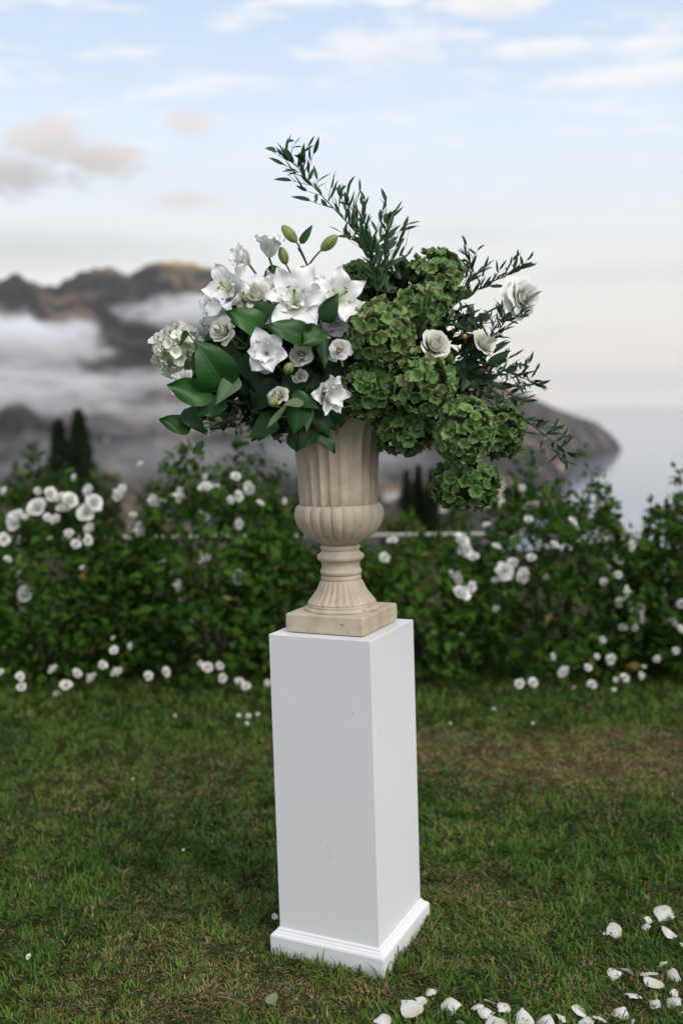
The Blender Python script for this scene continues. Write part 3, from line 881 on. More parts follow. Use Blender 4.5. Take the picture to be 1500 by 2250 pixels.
# pale rail behind the hedge
rail_mat = mat_simple('painted_rail', (0.40, 0.38, 0.35), 0.5, 0.3, 0.1, 8.0)
RY_ = 3.9
pl, pr = at(-60, 1183, RY_), at(1560, 1171, RY_)
rroot = empty('railing', Matrix.Translation((0, RY_, 0)))
tag(rroot, 'pale painted railing running behind the rose hedge', 'railing')
v, f, u = tube([(pl.x, 0, (pl.z + pr.z) / 2), (pr.x, 0, (pl.z + pr.z) / 2)], 0.014, 8)
put('rail', mesh_np('rail', v, f), rroot, rail_mat)
for q in range(5):
    xq = pl.x + (pr.x - pl.x) * (0.06 + 0.22 * q)
    v, f, u = tube([(xq, 0, -0.02), (xq, 0, (pl.z + pr.z) / 2 - 0.015)], 0.015, 8)
    put('post', mesh_np('rail_post', v, f), rroot, rail_mat)

# cypresses and shrubs on the terrace below
dark_leaf = mat_attr('conifer_leaf', 0.7, 0.1, 0.1)
def conifer(px, py_top, wpx, Y, lab, seed, zb, colr=((0.012, 0.022, 0.012), (0.030, 0.048, 0.020))):
    r = np.random.default_rng(seed)
    top = at(px, py_top, Y); H = top.z - zb; w = wpx * (Y - CAM[1]) / F_PX
    root = empty('cypress_tree', Matrix.Translation((top.x, Y, zb))); tag(root, lab, 'cypress tree', 'cypress trees below the terrace')
    n = 5200; h = r.random(n) ** 0.75
    pr_ = w * np.clip((1 - h) * H / 1.6, 0, 1) ** 0.62 * (0.8 + 0.4 * vnoise(h * 9, h * 0 + seed, 1.0, seed))
    an = r.random(n) * 6.28; q = r.random(n) ** 0.5
    pos = np.stack([np.cos(an) * q * pr_, np.sin(an) * q * pr_, h * H], 1)
    ax = np.stack([np.cos(an) * 0.45, np.sin(an) * 0.45, np.ones(n)], 1) + 0.35 * unit(n, r)
    kk = r.random((n, 1)); col = np.array(colr[0]) * (1 - kk) + np.array(colr[1]) * kk
    v, f, c = leaf_cloud(pos, ax, unit(n, r), (0.09 + 0.09 * r.random(n)) * H / 4.5 * (0.55 + 0.6 * (1 - h)), 0.17, col)
    put('crown', mesh_np('cypress_crown', v, f, col=c), root, dark_leaf)
    v, f, u = tube([(0, 0, -0.3), (0, 0, H * 0.9)], [0.09, 0.02], 8)
    put('trunk', mesh_np('cypress_trunk', v, f), root, bark_mat)
conifer(128, 932, 37, 14.0, 'left one of the twin dark cypresses behind the white blooms', 301, -5.5)
conifer(172, 910, 37, 14.3, 'right one of the twin dark cypresses, slightly taller', 302, -5.5)
conifer(893, 1040, 20, 19.0, 'narrow cypress right of the urn, left one of a close trio', 303, -6.5)
conifer(918, 1028, 22, 19.5, 'middle cypress of the close trio right of the urn', 304, -6.5)
conifer(948, 1036, 20, 19.2, 'cypress nearest the hanging hydrangea, of a close trio', 305, -6.5)
def shrub(px, pyt, wpx, Y, lab, seed, zb, lo, hi, n=3600, nm='shrub'):
    r = np.random.default_rng(seed)
    top = at(px, pyt, Y); H = top.z - zb; w = wpx * (Y - CAM[1]) / F_PX
    root = empty(nm, Matrix.Translation((top.x, Y, zb))); tag(root, lab, 'shrub', 'shrubs below the terrace')
    d = unit(n, r); q = r.random(n) ** 0.4
    lump = 0.75 + 0.45 * vnoise(d[:, 0] * 2 + seed, d[:, 2] * 2, 1.7, seed)
    pos = d * (q * lump)[:, None] * np.array([w, w, H * 0.5]); pos[:, 2] += H * 0.5
    kk = r.random((n, 1)); col = np.array(lo) * (1 - kk) + np.array(hi) * kk
    v, f, c = leaf_cloud(pos, d + unit(n, r), d + 0.6 * unit(n, r), (0.07 + 0.07 * r.random(n)) * (w + H) / 3.5, 0.28, col)
    put('foliage', mesh_np('shrub_foliage', v, f, col=c), root, dark_leaf)
    parts = [tube(bez((0, 0, -0.3), (0, 0, H * .3), (w * .4 * math.cos(x), w * .4 * math.sin(x), H * .7), 6), list(np.linspace(.06, .02, 6)), 6) for x in (0.3, 2.2, 4.4)]
    v, f, u = merge(parts); put('trunk', mesh_np('shrub_trunk', v, f), root, bark_mat)
G1, G2 = (0.030, 0.048, 0.018), (0.085, 0.110, 0.040)
shrub(70, 978, 62, 11.0, 'olive green shrub left of the twin cypresses', 311, -4.0, G1, G2)
shrub(208, 990, 56, 11.5, 'green shrub right of the twin cypresses', 312, -4.0, G1, G2)
shrub(320, 1105, 90, 10.5, 'rounded green shrub behind the low part of the hedge', 313, -4.0, G1, (0.07, 0.10, 0.03))
shrub(610, 1075, 80, 10.0, 'shrub behind the hedge left of the urn', 314, -4.0, G1, G2)
shrub(880, 1110, 60, 11.0, 'light green shrub between the urn and the cypress trio', 315, -4.0, (0.05, 0.075, 0.02), (0.12, 0.15, 0.045))
shrub(1000, 1120, 60, 11.0, 'green shrub beneath the hanging hydrangea', 316, -4.0, G1, G2)
shrub(-60, 1060, 90, 10.0, 'shrub behind the hedge at the left edge', 317, -4.0, G1, G2)

# ------------------------------------------------------------------ pedestal
PED = Matrix(tuple(map(tuple, ry(LEAN_Y) @ rx(LEAN_X) @ rz(YAW)))).to_4x4()
def mat_white_paint():
    m, t, out = new_mat('white_painted_wood')
    oc = obj_coord(t)
    mp = N(t, 'ShaderNodeMapping'); t.links.new(oc, mp.inputs[0]); mp.inputs['Scale'].default_value = (60, 60, 3.0)
    grain = NOISE(t, mp.outputs[0], 1.0, 4, 0.5)
    blot = NOISE(t, oc, 5.0, 5, 0.6); speck = NOISE(t, oc, 75.0, 2, 0.5); scuff = NOISE(t, oc, 26.0, 6, 0.7, 1.5)
    c = MIX(t, blot, (0.715, 0.718, 0.728), (0.765, 0.768, 0.775))
    c = MIX(t, M_(t, 'MULTIPLY', SMOOTH(t, scuff, 0.62, 0.74), 0.45), c, (0.46, 0.44, 0.40))
    c = MIX(t, M_(t, 'MULTIPLY', SMOOTH(t, speck, 0.765, 0.79), 0.8), c, (0.20, 0.18, 0.16))
    zz = N(t, 'ShaderNodeSeparateXYZ'); t.links.new(oc, zz.inputs[0])
    foot = M_(t, 'MULTIPLY', SMOOTH(t, M_(t, 'ADD', zz.outputs[2], M_(t, 'MULTIPLY', M_(t, 'SUBTRACT', scuff, 0.5), 0.09)), 0.030, 0.004), 0.55)
    c = MIX(t, foot, c, (0.36, 0.36, 0.24))
    r = M_(t, 'ADD', 0.30, M_(t, 'MULTIPLY', blot, 0.22))
    principled(t, out, c, r, 0.35, bump(t, M_(t, 'ADD', grain, M_(t, 'MULTIPLY', blot, 2.0)), 0.10, 0.002))
    return m
paint = mat_white_paint()
ZT, PW, PH = 0.894, 0.234, 0.052
ped = empty('pedestal', PED.copy())
tag(ped, 'tall square white painted wooden pedestal standing on the lawn', 'pedestal')
v, f = loft_square([(0.1495, 0.060), (0.150, 0.062), (0.150, ZT - 0.0012)], 0.0012)
put('shaft', mesh_np('pedestal_shaft', v, f, smooth=False), ped, paint)
v, f = loft_square([(0.1500, ZT - 0.0012), (0.1490, ZT), (0.0, ZT)], 0.0012)
put('top_board', mesh_np('pedestal_top', v, f, smooth=False), ped, paint)
v, f = loft_square([(0.1700, -0.03), (0.1705, 0.0515), (0.1695, 0.0528), (0.150, 0.0528)], 0.0015)
put('base_board', mesh_np('pedestal_base', v, f, smooth=False), ped, paint)
prof = [(0.1690, 0.0530), (0.1688, 0.0545), (0.1672, 0.0562), (0.1640, 0.0578), (0.1622, 0.0586), (0.1615, 0.0588), (0.1615, 0.0606), (0.1600, 0.0622), (0.1575, 0.0634),
        (0.1560, 0.0637), (0.1560, 0.0660), (0.1545, 0.0690), (0.1530, 0.0705), (0.1512, 0.0712), (0.1495, 0.0712)]
v, f = loft_square(prof, 0.001)
put('moulding', mesh_np('pedestal_moulding', v, f, smooth=False), ped, paint)

# ------------------------------------------------------------------ urn
def mat_stone():
    m, t, out = new_mat('cast_stone')
    oc = obj_coord(t)
    n1 = NOISE(t, oc, 9.0, 6, 0.62, 0.6); n2 = NOISE(t, oc, 60.0, 5, 0.6); n3 = NOISE(t, oc, 3.2, 4, 0.55, 0.8)
    mp = N(t, 'ShaderNodeMapping'); t.links.new(oc, mp.inputs[0]); mp.inputs['Scale'].default_value = (13, 13, 3.0)
    streak = NOISE(t, mp.outputs[0], 1.0, 5, 0.6, 0.4)
    c = MIX(t, SMOOTH(t, n1, 0.30, 0.72), (0.43, 0.350, 0.250), (0.59, 0.505, 0.390))
    c = MIX(t, M_(t, 'MULTIPLY', SMOOTH(t, streak, 0.50, 0.74), 0.5), c, (0.27, 0.205, 0.135))
    c = MIX(t, M_(t, 'MULTIPLY', SMOOTH(t, n3, 0.50, 0.70), 0.45), c, (0.56, 0.50, 0.42))
    c = MIX(t, M_(t, 'MULTIPLY', SMOOTH(t, NOISE(t, oc, 21.0, 6, 0.7, 1.0), 0.61, 0.72), 0.8), c, (0.15, 0.105, 0.065))
    c = MIX(t, M_(t, 'MULTIPLY', SMOOTH(t, n2, 0.66, 0.74), 0.6), c, (0.16, 0.12, 0.08))
    r = M_(t, 'ADD', 0.42, M_(t, 'MULTIPLY', n1, 0.35))
    principled(t, out, c, r, 0.35, bump(t, M_(t, 'ADD', n2, M_(t, 'MULTIPLY', n1, 1.5)), 0.25, 0.004))
    return m
stone = mat_stone()
urn_base = PED @ Vector((0, 0, ZT + 0.0004))
URN = PED.copy(); URN.translation = urn_base
urn = empty('urn', URN)
tag(urn, 'tall fluted beige stone urn on a square plinth, holding the flowers', 'urn')
hw = PW / 2
v, f = loft_square([(hw - 0.010, 0.0), (hw - 0.003, 0.003), (hw - 0.001, 0.010), (hw, 0.026), (hw - 0.0008, PH - 0.004), (hw - 0.003, PH), (0.0, PH)], 0.005)
put('plinth', mesh_np('urn_plinth', v, f, smooth=False), urn, stone)
# profile heights from the photo rows, measured on the urn's axis
mmz = lambda row: (at(752, row, 0.0).z - urn_base.z) / math.cos(LEAN_X) 
pxr = lambda p: p * (2.68 / F_PX) * 1.008
NF = 24
def smooth_prof(pts, n=8):
    """Catmull-Rom through (r, z)"""
    P = [pts[0]] + pts + [pts[-1]]; out = []
    for i in range(1, len(P) - 2):
        for t_ in np.linspace(0, 1, n, endpoint=False):
            a = [0.5 * ((2 * P[i][c]) + (-P[i - 1][c] + P[i + 1][c]) * t_ + (2 * P[i - 1][c] - 5 * P[i][c] + 4 * P[i + 1][c] - P[i + 2][c]) * t_ ** 2 + (-P[i - 1][c] + 3 * P[i][c] - 3 * P[i + 1][c] + P[i + 2][c]) * t_ ** 3) for c in (0, 1)]
            out.append(tuple(a))
    out.append(pts[-1]); return out
z0 = PH
# foot: two plain rings, then the flared fluted cone
ringp = [(pxr(82), z0 + 0.0005), (pxr(82.5), z0 + 0.004), (pxr(81), z0 + 0.008), (pxr(77), z0 + 0.010), (pxr(77.5), z0 + 0.014), (pxr(76), z0 + 0.0175), (pxr(70), z0 + 0.019)]
v, f = lathe(smooth_prof(ringp, 4), 96); put('foot_ring', mesh_np('urn_foot_ring', v, f), urn, stone)
zA, zB = z0 + 0.018, mmz(1276)
cone = smooth_prof([(pxr(75), zA), (pxr(76), zA + 0.004), (pxr(68), zA + 0.016), (pxr(57), zA + 0.034), (pxr(49), zA + 0.055), (pxr(44), zB), (pxr(43), zB + 0.004)], 7)
def flute_cone(i, ang, r, z):
    tt = (z - zA) / (zB - zA); amp = 0.055 * min(1, max(0, tt * 9)) * min(1, max(0, (1.02 - tt) * 7))
    return r * (1 - amp * (1 - np.abs(np.cos(ang * 13)) ** 0.8))
v, f = lathe(cone, 312, flute_cone); put('foot', mesh_np('urn_foot', v, f), urn, stone)
def zr_(row): return mmz(row)
stem = [(42, 1277), (44.5, 1275), (45, 1271), (43.5, 1267), (43.6, 1265), (46, 1262), (46.3, 1257), (44, 1253), (43, 1250), (42.5, 1243), (45.5, 1236), (51, 1231), (52.5, 1226), (51, 1221), (46, 1218), (42.5, 1214), (42, 1211), (44, 1208), (44, 1203), (42, 1200), (36, 1198)]
v, f = lathe(smooth_prof([(pxr(a), zr_(b)) for a, b in stem], 4), 96); put('stem', mesh_np('urn_stem', v, f), urn, stone)
bowl = smooth_prof([(pxr(30), zr_(1203)), (pxr(44), zr_(1196)), (pxr(60), zr_(1188)), (pxr(75), zr_(1178)), (pxr(87), zr_(1165)), (pxr(95), zr_(1150)), (pxr(98.5), zr_(1135)), (pxr(97), zr_(1121)), (pxr(93), zr_(1113)), (pxr(88), zr_(1109)), (pxr(83), zr_(1110))], 6)
def gad(i, ang, r, z):
    a = np.abs(np.sin(ang * NF / 2)) ** 0.55
    return r * (0.952 + 0.058 * a)
v, f = lathe(bowl, NF * 14, gad); put('bowl', mesh_np('urn_bowl', v, f), urn, stone)
body = smooth_prof([(pxr(84), zr_(1112)), (pxr(86.5), zr_(1104)), (pxr(88), zr_(1085)), (pxr(89.5), zr_(1050)), (pxr(92), zr_(1010)), (pxr(96.5), zr_(975)), (pxr(103), zr_(945)), (pxr(111), zr_(922)), (pxr(113), zr_(917))], 6)
def flutes(i, ang, r, z):
    top = min(1.0, max(0.0, (zr_(925) - z) / 0.03))
    a = np.abs(np.sin(ang * NF / 2))
    return r * (1.0 - 0.068 * top * a ** 0.8)
v, f = lathe(body, NF * 14, flutes); put('body', mesh_np('urn_body', v, f), urn, stone)
rim = smooth_prof([(pxr(108), zr_(921)), (pxr(115), zr_(919)), (pxr(121), zr_(914)), (pxr(123), zr_(908)), (pxr(121), zr_(903)), (pxr(115), zr_(902)), (pxr(107), zr_(908)), (pxr(98), zr_(940))], 5)
v, f = lathe(rim, 120); put('rim', mesh_np('urn_rim', v, f), urn, stone)

# ------------------------------------------------------------------ bouquet
MOUTH = URN @ Vector((0, 0, zr_(925)))
cam_v = Vector(CAM)
def cdir(right, toward, up):
    return Vector((right, -toward, up)).normalized()
def pxm(Y): return (Y - CAM[1]) / F_PX

stem_green = mat_simple('flower_stem', (0.075, 0.135, 0.040), 0.5, 0.4, 0.25, 40.0, 0.1)
stem_dark = mat_simple('twig_stem', (0.028, 0.050, 0.020), 0.6, 0.3, 0.25, 40.0)
def add_stem(root, mtx, p_end, radius=0.003, target=None, sag=0.0, name='stem', mat=None, into=0.0, n=10):
    """stalk from inside the urn's mouth up to p_end (world), stored in the root's own space"""
    tgt = Vector(target) if target is not None else MOUTH + Vector((random.uniform(-.05, .05), random.uniform(-.05, .05), -0.03))
    mid = (tgt * 0.45 + Vector(p_end) * 0.55) + Vector((0, 0, 0.10 * (Vector(p_end) - tgt).length + sag))
    path = bez(tgt, mid, p_end, n)
    v, f, u = tube(path, list(np.linspace(radius * 1.25, radius, n)), 7)
    me = mesh_np(name, v, f)
    me.transform(mtx.inverted())
    return put(name, me, root, mat or stem_green)

# ---- green and white hydrangeas
def floret_mesh(seed, cols):
    """four broad overlapping petals; radius of the floret about 1"""
    r = np.random.default_rng(seed)
    P = []
    for q in range(4):
        p = petal_surf(1.0 + 0.12 * r.standard_normal(), 1.22 + 0.12 * r.standard_normal(), 0.55 + 0.35 * r.random(), 1.20 + 0.55 * r.random(), 0.05 + 0.35 * r.random(), 0.16, seed * 7 + q, 0.95, 0.25, 8, 8, 2.6, full=0.5)
        v, f, u = rot_part(p, q * math.pi / 2 + 0.12 * r.standard_normal())
        v = v + np.array([0, 0, 0.02 * q]); P.append((v, f, u))
    v, f, u = merge(P)
    return v, f, u
def mat_floret(name, inner, mid, edge, blush):
    m, t, out = new_mat(name)
    uvn = N(t, 'ShaderNodeUVMap'); sp = N(t, 'ShaderNodeSeparateXYZ'); t.links.new(uvn.outputs[0], sp.inputs[0])
    info = N(t, 'ShaderNodeObjectInfo'); nz = NOISE(t, obj_coord(t), 2.2, 5)
    au = M_(t, 'MULTIPLY', M_(t, 'ABSOLUTE', M_(t, 'SUBTRACT', sp.outputs[0], 0.5)), 2.0)
    rim_ = M_(t, 'MAXIMUM', SMOOTH(t, sp.outputs[1], 0.80, 1.0), SMOOTH(t, au, 0.80, 1.0))
    c = MIX(t, SMOOTH(t, sp.outputs[1], 0.0, 0.55), inner, mid)
    c = MIX(t, M_(t, 'MULTIPLY', rim_, 0.8), c, edge)
    pk = M_(t, 'MULTIPLY', SMOOTH(t, M_(t, 'ADD', M_(t, 'MULTIPLY', info.outputs['Random'], 0.7), M_(t, 'MULTIPLY', nz, 0.5)), 0.72, 1.0), 0.55)
    c = MIX(t, pk, c, blush)
    dkf = N(t, 'ShaderNodeMath', operation='MULTIPLY_ADD'); t.links.new(info.outputs['Random'], dkf.inputs[0]); dkf.inputs[1].default_value = 0.55; dkf.inputs[2].default_value = 0.70
    sc_ = N(t, 'ShaderNodeVectorMath', operation='SCALE'); t.links.new(c, sc_.inputs[0]); t.links.new(dkf.outputs[0], sc_.inputs['Scale'])
    wv = M_(t, 'SINE', M_(t, 'MULTIPLY', M_(t, 'ADD', sp.outputs[0], M_(t, 'MULTIPLY', sp.outputs[1], 0.25)), 44.0))
    principled(t, out, sc_.outputs[0], 0.5, 0.3, bump(t, wv, 0.15, 0.05), 0.22)
    return m
green_fl = mat_floret('green_hydrangea_petal', (0.125, 0.220, 0.044), (0.155, 0.275, 0.074), (0.390, 0.500, 0.235), (0.300, 0.225, 0.145))
deep_fl = mat_floret('deep_green_hydrangea_petal', (0.078, 0.160, 0.032), (0.094, 0.195, 0.048), (0.270, 0.385, 0.155), (0.180, 0.150, 0.090))
white_fl = mat_floret('white_hydrangea_petal', (0.62, 0.68, 0.40), (0.82, 0.84, 0.73), (0.90, 0.90, 0.86), (0.80, 0.82, 0.68))
FL = [floret_mesh(900 + i, None) for i in range(6)]
FLM = {}
for nm, m_ in (('g', green_fl), ('d', deep_fl), ('w', white_fl)):
    FLM[nm] = [mesh_np('hydrangea_floret', v, f, uv=u, mat=m_) for v, f, u in FL]
core_mat = mat_simple('floret_stalks', (0.045, 0.075, 0.020), 0.8, 0.2, 0.3, 60.0)
white_core = mat_simple('white_floret_stalks', (0.42, 0.50, 0.28), 0.8, 0.2, 0.3, 60.0)
def hydrangea(px, py, rpx, Y, lab, kind='g', squash=(1, 1, 1), seed=0, n=88, fs=0.0225, axis=None, foot=None):
    r = np.random.default_rng(seed + 400)
    c = at(px, py, Y); R = rpx * pxm(Y)
    M0 = Matrix.Translation(c)
    root = empty('hydrangea', M0); tag(root, lab, 'hydrangea', 'hydrangea heads in the arrangement')
    to_cam = (cam_v - c).normalized()
    ax = Vector(axis).normalized() if axis is not None else (c - (MOUTH + Vector((0, 0, 0.10)))).normalized()
    back = []
    ga = math.pi * (3 - math.sqrt(5))
    for i in range(n):
        zz = 1 - 2 * (i + 0.5) / n; rr = math.sqrt(1 - zz * zz); a = i * ga
        d = Vector((rr * math.cos(a), rr * math.sin(a), zz)) + Vector(r.standard_normal(3) * 0.10); d.normalize()
        if d.dot(ax) < -0.72: continue                          # the stalk side is open
        s_ = fs * (0.86 + 0.30 * r.random())
        rad_ = (R - s_ * 0.42) * (0.84 + 0.20 * r.random())
        loc = Vector((d.x * rad_ * squash[0], d.y * rad_ * squash[1], d.z * rad_ * squash[2]))
        nrm = d + Vector(r.standard_normal(3) * 0.26)
        mt_ = frame(nrm, (0.3, 0.2, 1), loc, r.random() * 6.28, s_)
        if d.dot(to_cam) < -0.25: back.append((mt_, i % 6)); continue
        put('floret', FLM[kind][i % 6], root, None, mt_)
    if back:
        P = []
        for mt_, q in back:
            v, f, u = FL[q]; A = np.array(mt_)
            P.append((v @ A[:3, :3].T + A[:3, 3], f, u))
        v, f, u = merge(P)
        o = put('florets', mesh_np('hydrangea_back', v, f, uv=u, mat={'g': green_fl, 'd': deep_fl, 'w': white_fl}[kind]), root); o['kind'] = 'stuff'
    # branching stalks that carry the florets
    parts = []
    b0 = -ax * R * 0.75
    for i in range(16):
        d = Vector(r.standard_normal(3)).normalized()
        if d.dot(ax) < -0.4: d = -d
        parts.append(tube(bez(b0, b0 * 0.3 + d * R * 0.2, Vector((d.x * squash[0], d.y * squash[1], d.z * squash[2])) * R * 0.86, 5), 0.0016, 5))
    v, f, u = merge(parts); put('stalks', mesh_np('hydrangea_stalks', v, f), root, core_mat if kind != 'w' else white_core)
    me = ico(2); me.transform(Matrix.Diagonal((R * .62 * squash[0], R * .62 * squash[1], R * .62 * squash[2], 1)))
    co = np.array([tuple(v_.co * (1 + 0.16 * mnoise.noise(v_.co * 60))) for v_ in me.vertices]); me.vertices.foreach_set('co', co.ravel().astype(np.float32))
    put('flower_bed', me, root, core_mat if kind != 'w' else white_core)
    add_stem(root, M0, c + b0, 0.0042, target=at(*foot) if foot else None)
    return root
hydrangea(835, 732, 70, -0.15, 'large green hydrangea right of the white lilies, in front', 'g', seed=1, n=98)
hydrangea(956, 611, 61, 0.06, 'topmost green hydrangea, standing against the sky', 'g', seed=2)
hydrangea(930, 682, 58, -0.04, 'green hydrangea just under the topmost one, crossed by thin leaves', 'g', (1.05, 1, .9), seed=3)
hydrangea(803, 858, 60, -0.13, 'green hydrangea over the urn rim beside the drooping white lily', 'd', seed=4)
hydrangea(928, 838, 72, -0.15, 'large green hydrangea at the centre of the right side', 'g', seed=5, n=102)
hydrangea(888, 948, 62, -0.09, 'dark green hydrangea hanging beside the urn rim', 'd', (1.08, 1, .82), seed=6, foot=(850, 890, 0))
hydrangea(1019, 948, 67, -0.18, 'pale edged green hydrangea in front, above the lowest one', 'g', (.95, 1, 1.12), seed=7, n=102)
hydrangea(1100, 948, 54, -0.06, 'green hydrangea furthest to the right, by the drooping leaf spray', 'd', (.9, 1, 1.12), seed=8, foot=(960, 820, .02))
hydrangea(1022, 1064, 68, -0.12, 'lowest green hydrangea, hanging free in the air beside the urn', 'd', (1.10, 1, .80), seed=9, n=102, axis=(.1, -1, -.35), foot=(1000, 880, 0))
hydrangea(785, 622, 44, 0.10, 'small green hydrangea behind the white lily at the top', 'g', seed=10, n=64)
hydrangea(742, 730, 34, 0.0, 'green hydrangea almost hidden behind the white roses', 'd', seed=13, n=50)
hydrangea(393, 772, 56, -0.05, 'white hydrangea at the far left, seen from its side', 'w', seed=11, n=80, fs=0.0205, axis=(-1, -.25, .1))
hydrangea(556, 915, 46, -0.03, 'white hydrangea shaded underneath the leaves at the lower left', 'w', seed=12, n=70, fs=0.018)
hydrangea(487, 712, 40, -0.04, 'white hydrangea behind the lily at the left', 'w', seed=14, n=64, fs=0.016)

# ---- roses
white_petal = mat_petal('white_rose_petal', (0.92, 0.91, 0.86), (0.72, 0.75, 0.54), 0.6, 0.20)
cream_petal = mat_petal('cream_rose_petal', (0.87, 0.86, 0.76), (0.66, 0.69, 0.46), 0.6, 0.20)
sepal_mat = mat_leaf('sepal_green', (0.055, 0.10, 0.025), (0.11, 0.17, 0.05), 0.5, 0.35, 0.15, 0.2)
def rose(px, py, rpx, Y, ax, lab, n=22, openness=1.0, petal=None, seed=0, point=0.3, deep=1.0, stem=True):
    r = np.random.default_rng(seed + 700)
    R = rpx * pxm(Y); nrm = cdir(*ax)
    c = at(px, py, Y) - nrm * R * 0.55
    M0 = frame(nrm, (0, 0, 1), c)
    root = empty('rose', M0); tag(root, lab, 'rose', 'white roses in the arrangement')
    mat = petal or white_petal
    for i in range(n):
        f_ = i / (n - 1)
        rr = R * (0.055 + 0.80 * f_ ** 0.92)
        h = R * (1.02 - 0.46 * openness * f_ ** 1.7) * deep
        p = rose_petal(rr, h, 2.0 - 1.15 * f_ ** 0.7, (-0.85 + 0.10 * i if i < 7 else (0.02 + 0.34 * f_ ** 1.2) * openness), seed * 31 + i, 11, 10, point, 0.12 * openness * f_ ** 2)
        v, f, u = p
        tilt = Matrix.Rotation(i * 2.39996 + 0.22 * r.standard_normal(), 4, 'Z') @ Matrix.Rotation(0.13 * r.standard_normal() * (0.25 + f_) + 0.05 * f_, 4, 'Y')
        put('petal', mesh_np('rose_petal', v, f, uv=u, mat=mat), root, None, tilt @ Matrix.Diagonal((1 + .07 * r.standard_normal(), 1, 1 + .07 * r.standard_normal(), 1)))
    for q in range(5):
        p = petal_surf(R * 0.75, R * 0.22, 1.2, 2.2, 0.1, 0.05, seed + q, 0.45, 0.5, 5, 6, point=1.0)
        v, f, u = rot_part(p, q * 1.2566); put('sepal', mesh_np('rose_sepal', v + np.array([0, 0, R * .02]), f, uv=u, mat=sepal_mat), root)
    v, f = lathe(smooth_prof([(0.0006, -R * .26), (R * .13, -R * .2), (R * .17, -R * .05), (R * .12, R * .06)], 4), 12)
    put('calyx', mesh_np('rose_calyx', v, f), root, stem_green)
    if stem: add_stem(root, M0, c - nrm * R * 0.22, 0.0026)
    return root
rose(745, 769, 27, -0.19, (.05, .98, .12), 'small white rose facing out beside the large green hydrangea', 22, 1.0, seed=1)
rose(662, 777, 27, -0.19, (.05, .98, .1), 'small cream rose facing out right of the double lily', 22, .9, cream_petal, seed=2)
rose(956, 757, 38, -0.17, (.25, .75, .45), 'large cream rose nestled among the green hydrangeas', 28, .62, cream_petal, seed=3)
rose(1066, 752, 33, -0.06, (.55, .55, .35), 'cream rose half closed right of the orange berry', 20, .9, cream_petal, seed=4, point=.8)
rose(1150, 652, 46, -0.02, (.45, .70, .10), 'big open white rose standing out at the upper right', 30, 1.25, white_petal, seed=5, point=1.0, deep=1.2)
rose(484, 724, 33, -0.16, (-.5, .75, .2), 'cream rose under the lily at the left', 20, 1.0, cream_petal, seed=6)
rose(563, 645, 36, -0.12, (-.2, .75, .5), 'greenish white rose between the two big lilies at the top', 18, 1.0, cream_petal, seed=7)
rose(395, 836, 32, -0.14, (-.5, .6, .35), 'ruffled white rose between the left hydrangea and a broad leaf', 22, 1.1, seed=8)
rose(608, 868, 24, -0.2, (-.3, .8, .3), 'tiny cream rose under the double lily', 14, 1.0, cream_petal, seed=9)
rose(455, 937, 26, -0.08, (.2, .5, -.6), 'small cream rose hanging at the lower left', 14, .8, cream_petal, seed=10)
rose(660, 826, 17, -0.16, (.3, .85, -.1), 'small half hidden cream rose below the cream rose facing out', 14, .9, cream_petal, seed=11)
rose(628, 962, 18, -0.16, (-.1, .5, -.8), 'small cream rose peeping out below the dark leaves', 12, .7, cream_petal, seed=12)
rose(440, 760, 18, -0.08, (-.2, .8, .2), 'small cream rose right of the left hydrangea', 12, .8, cream_petal, seed=13)
rose(582, 800, 27, -0.15, (-.1, .8, -.5), 'white rose tucked beneath the double lily', 18, 1.0, seed=14)
rose(720, 722, 30, -0.12, (.2, .8, -.3), 'white rose below the starry lily', 18, 1.0, seed=15)
rose(742, 905, 18, -0.14, (.6, .6, -.4), 'white bloom under the drooping lily by the rim', 12, 1.0, seed=16)

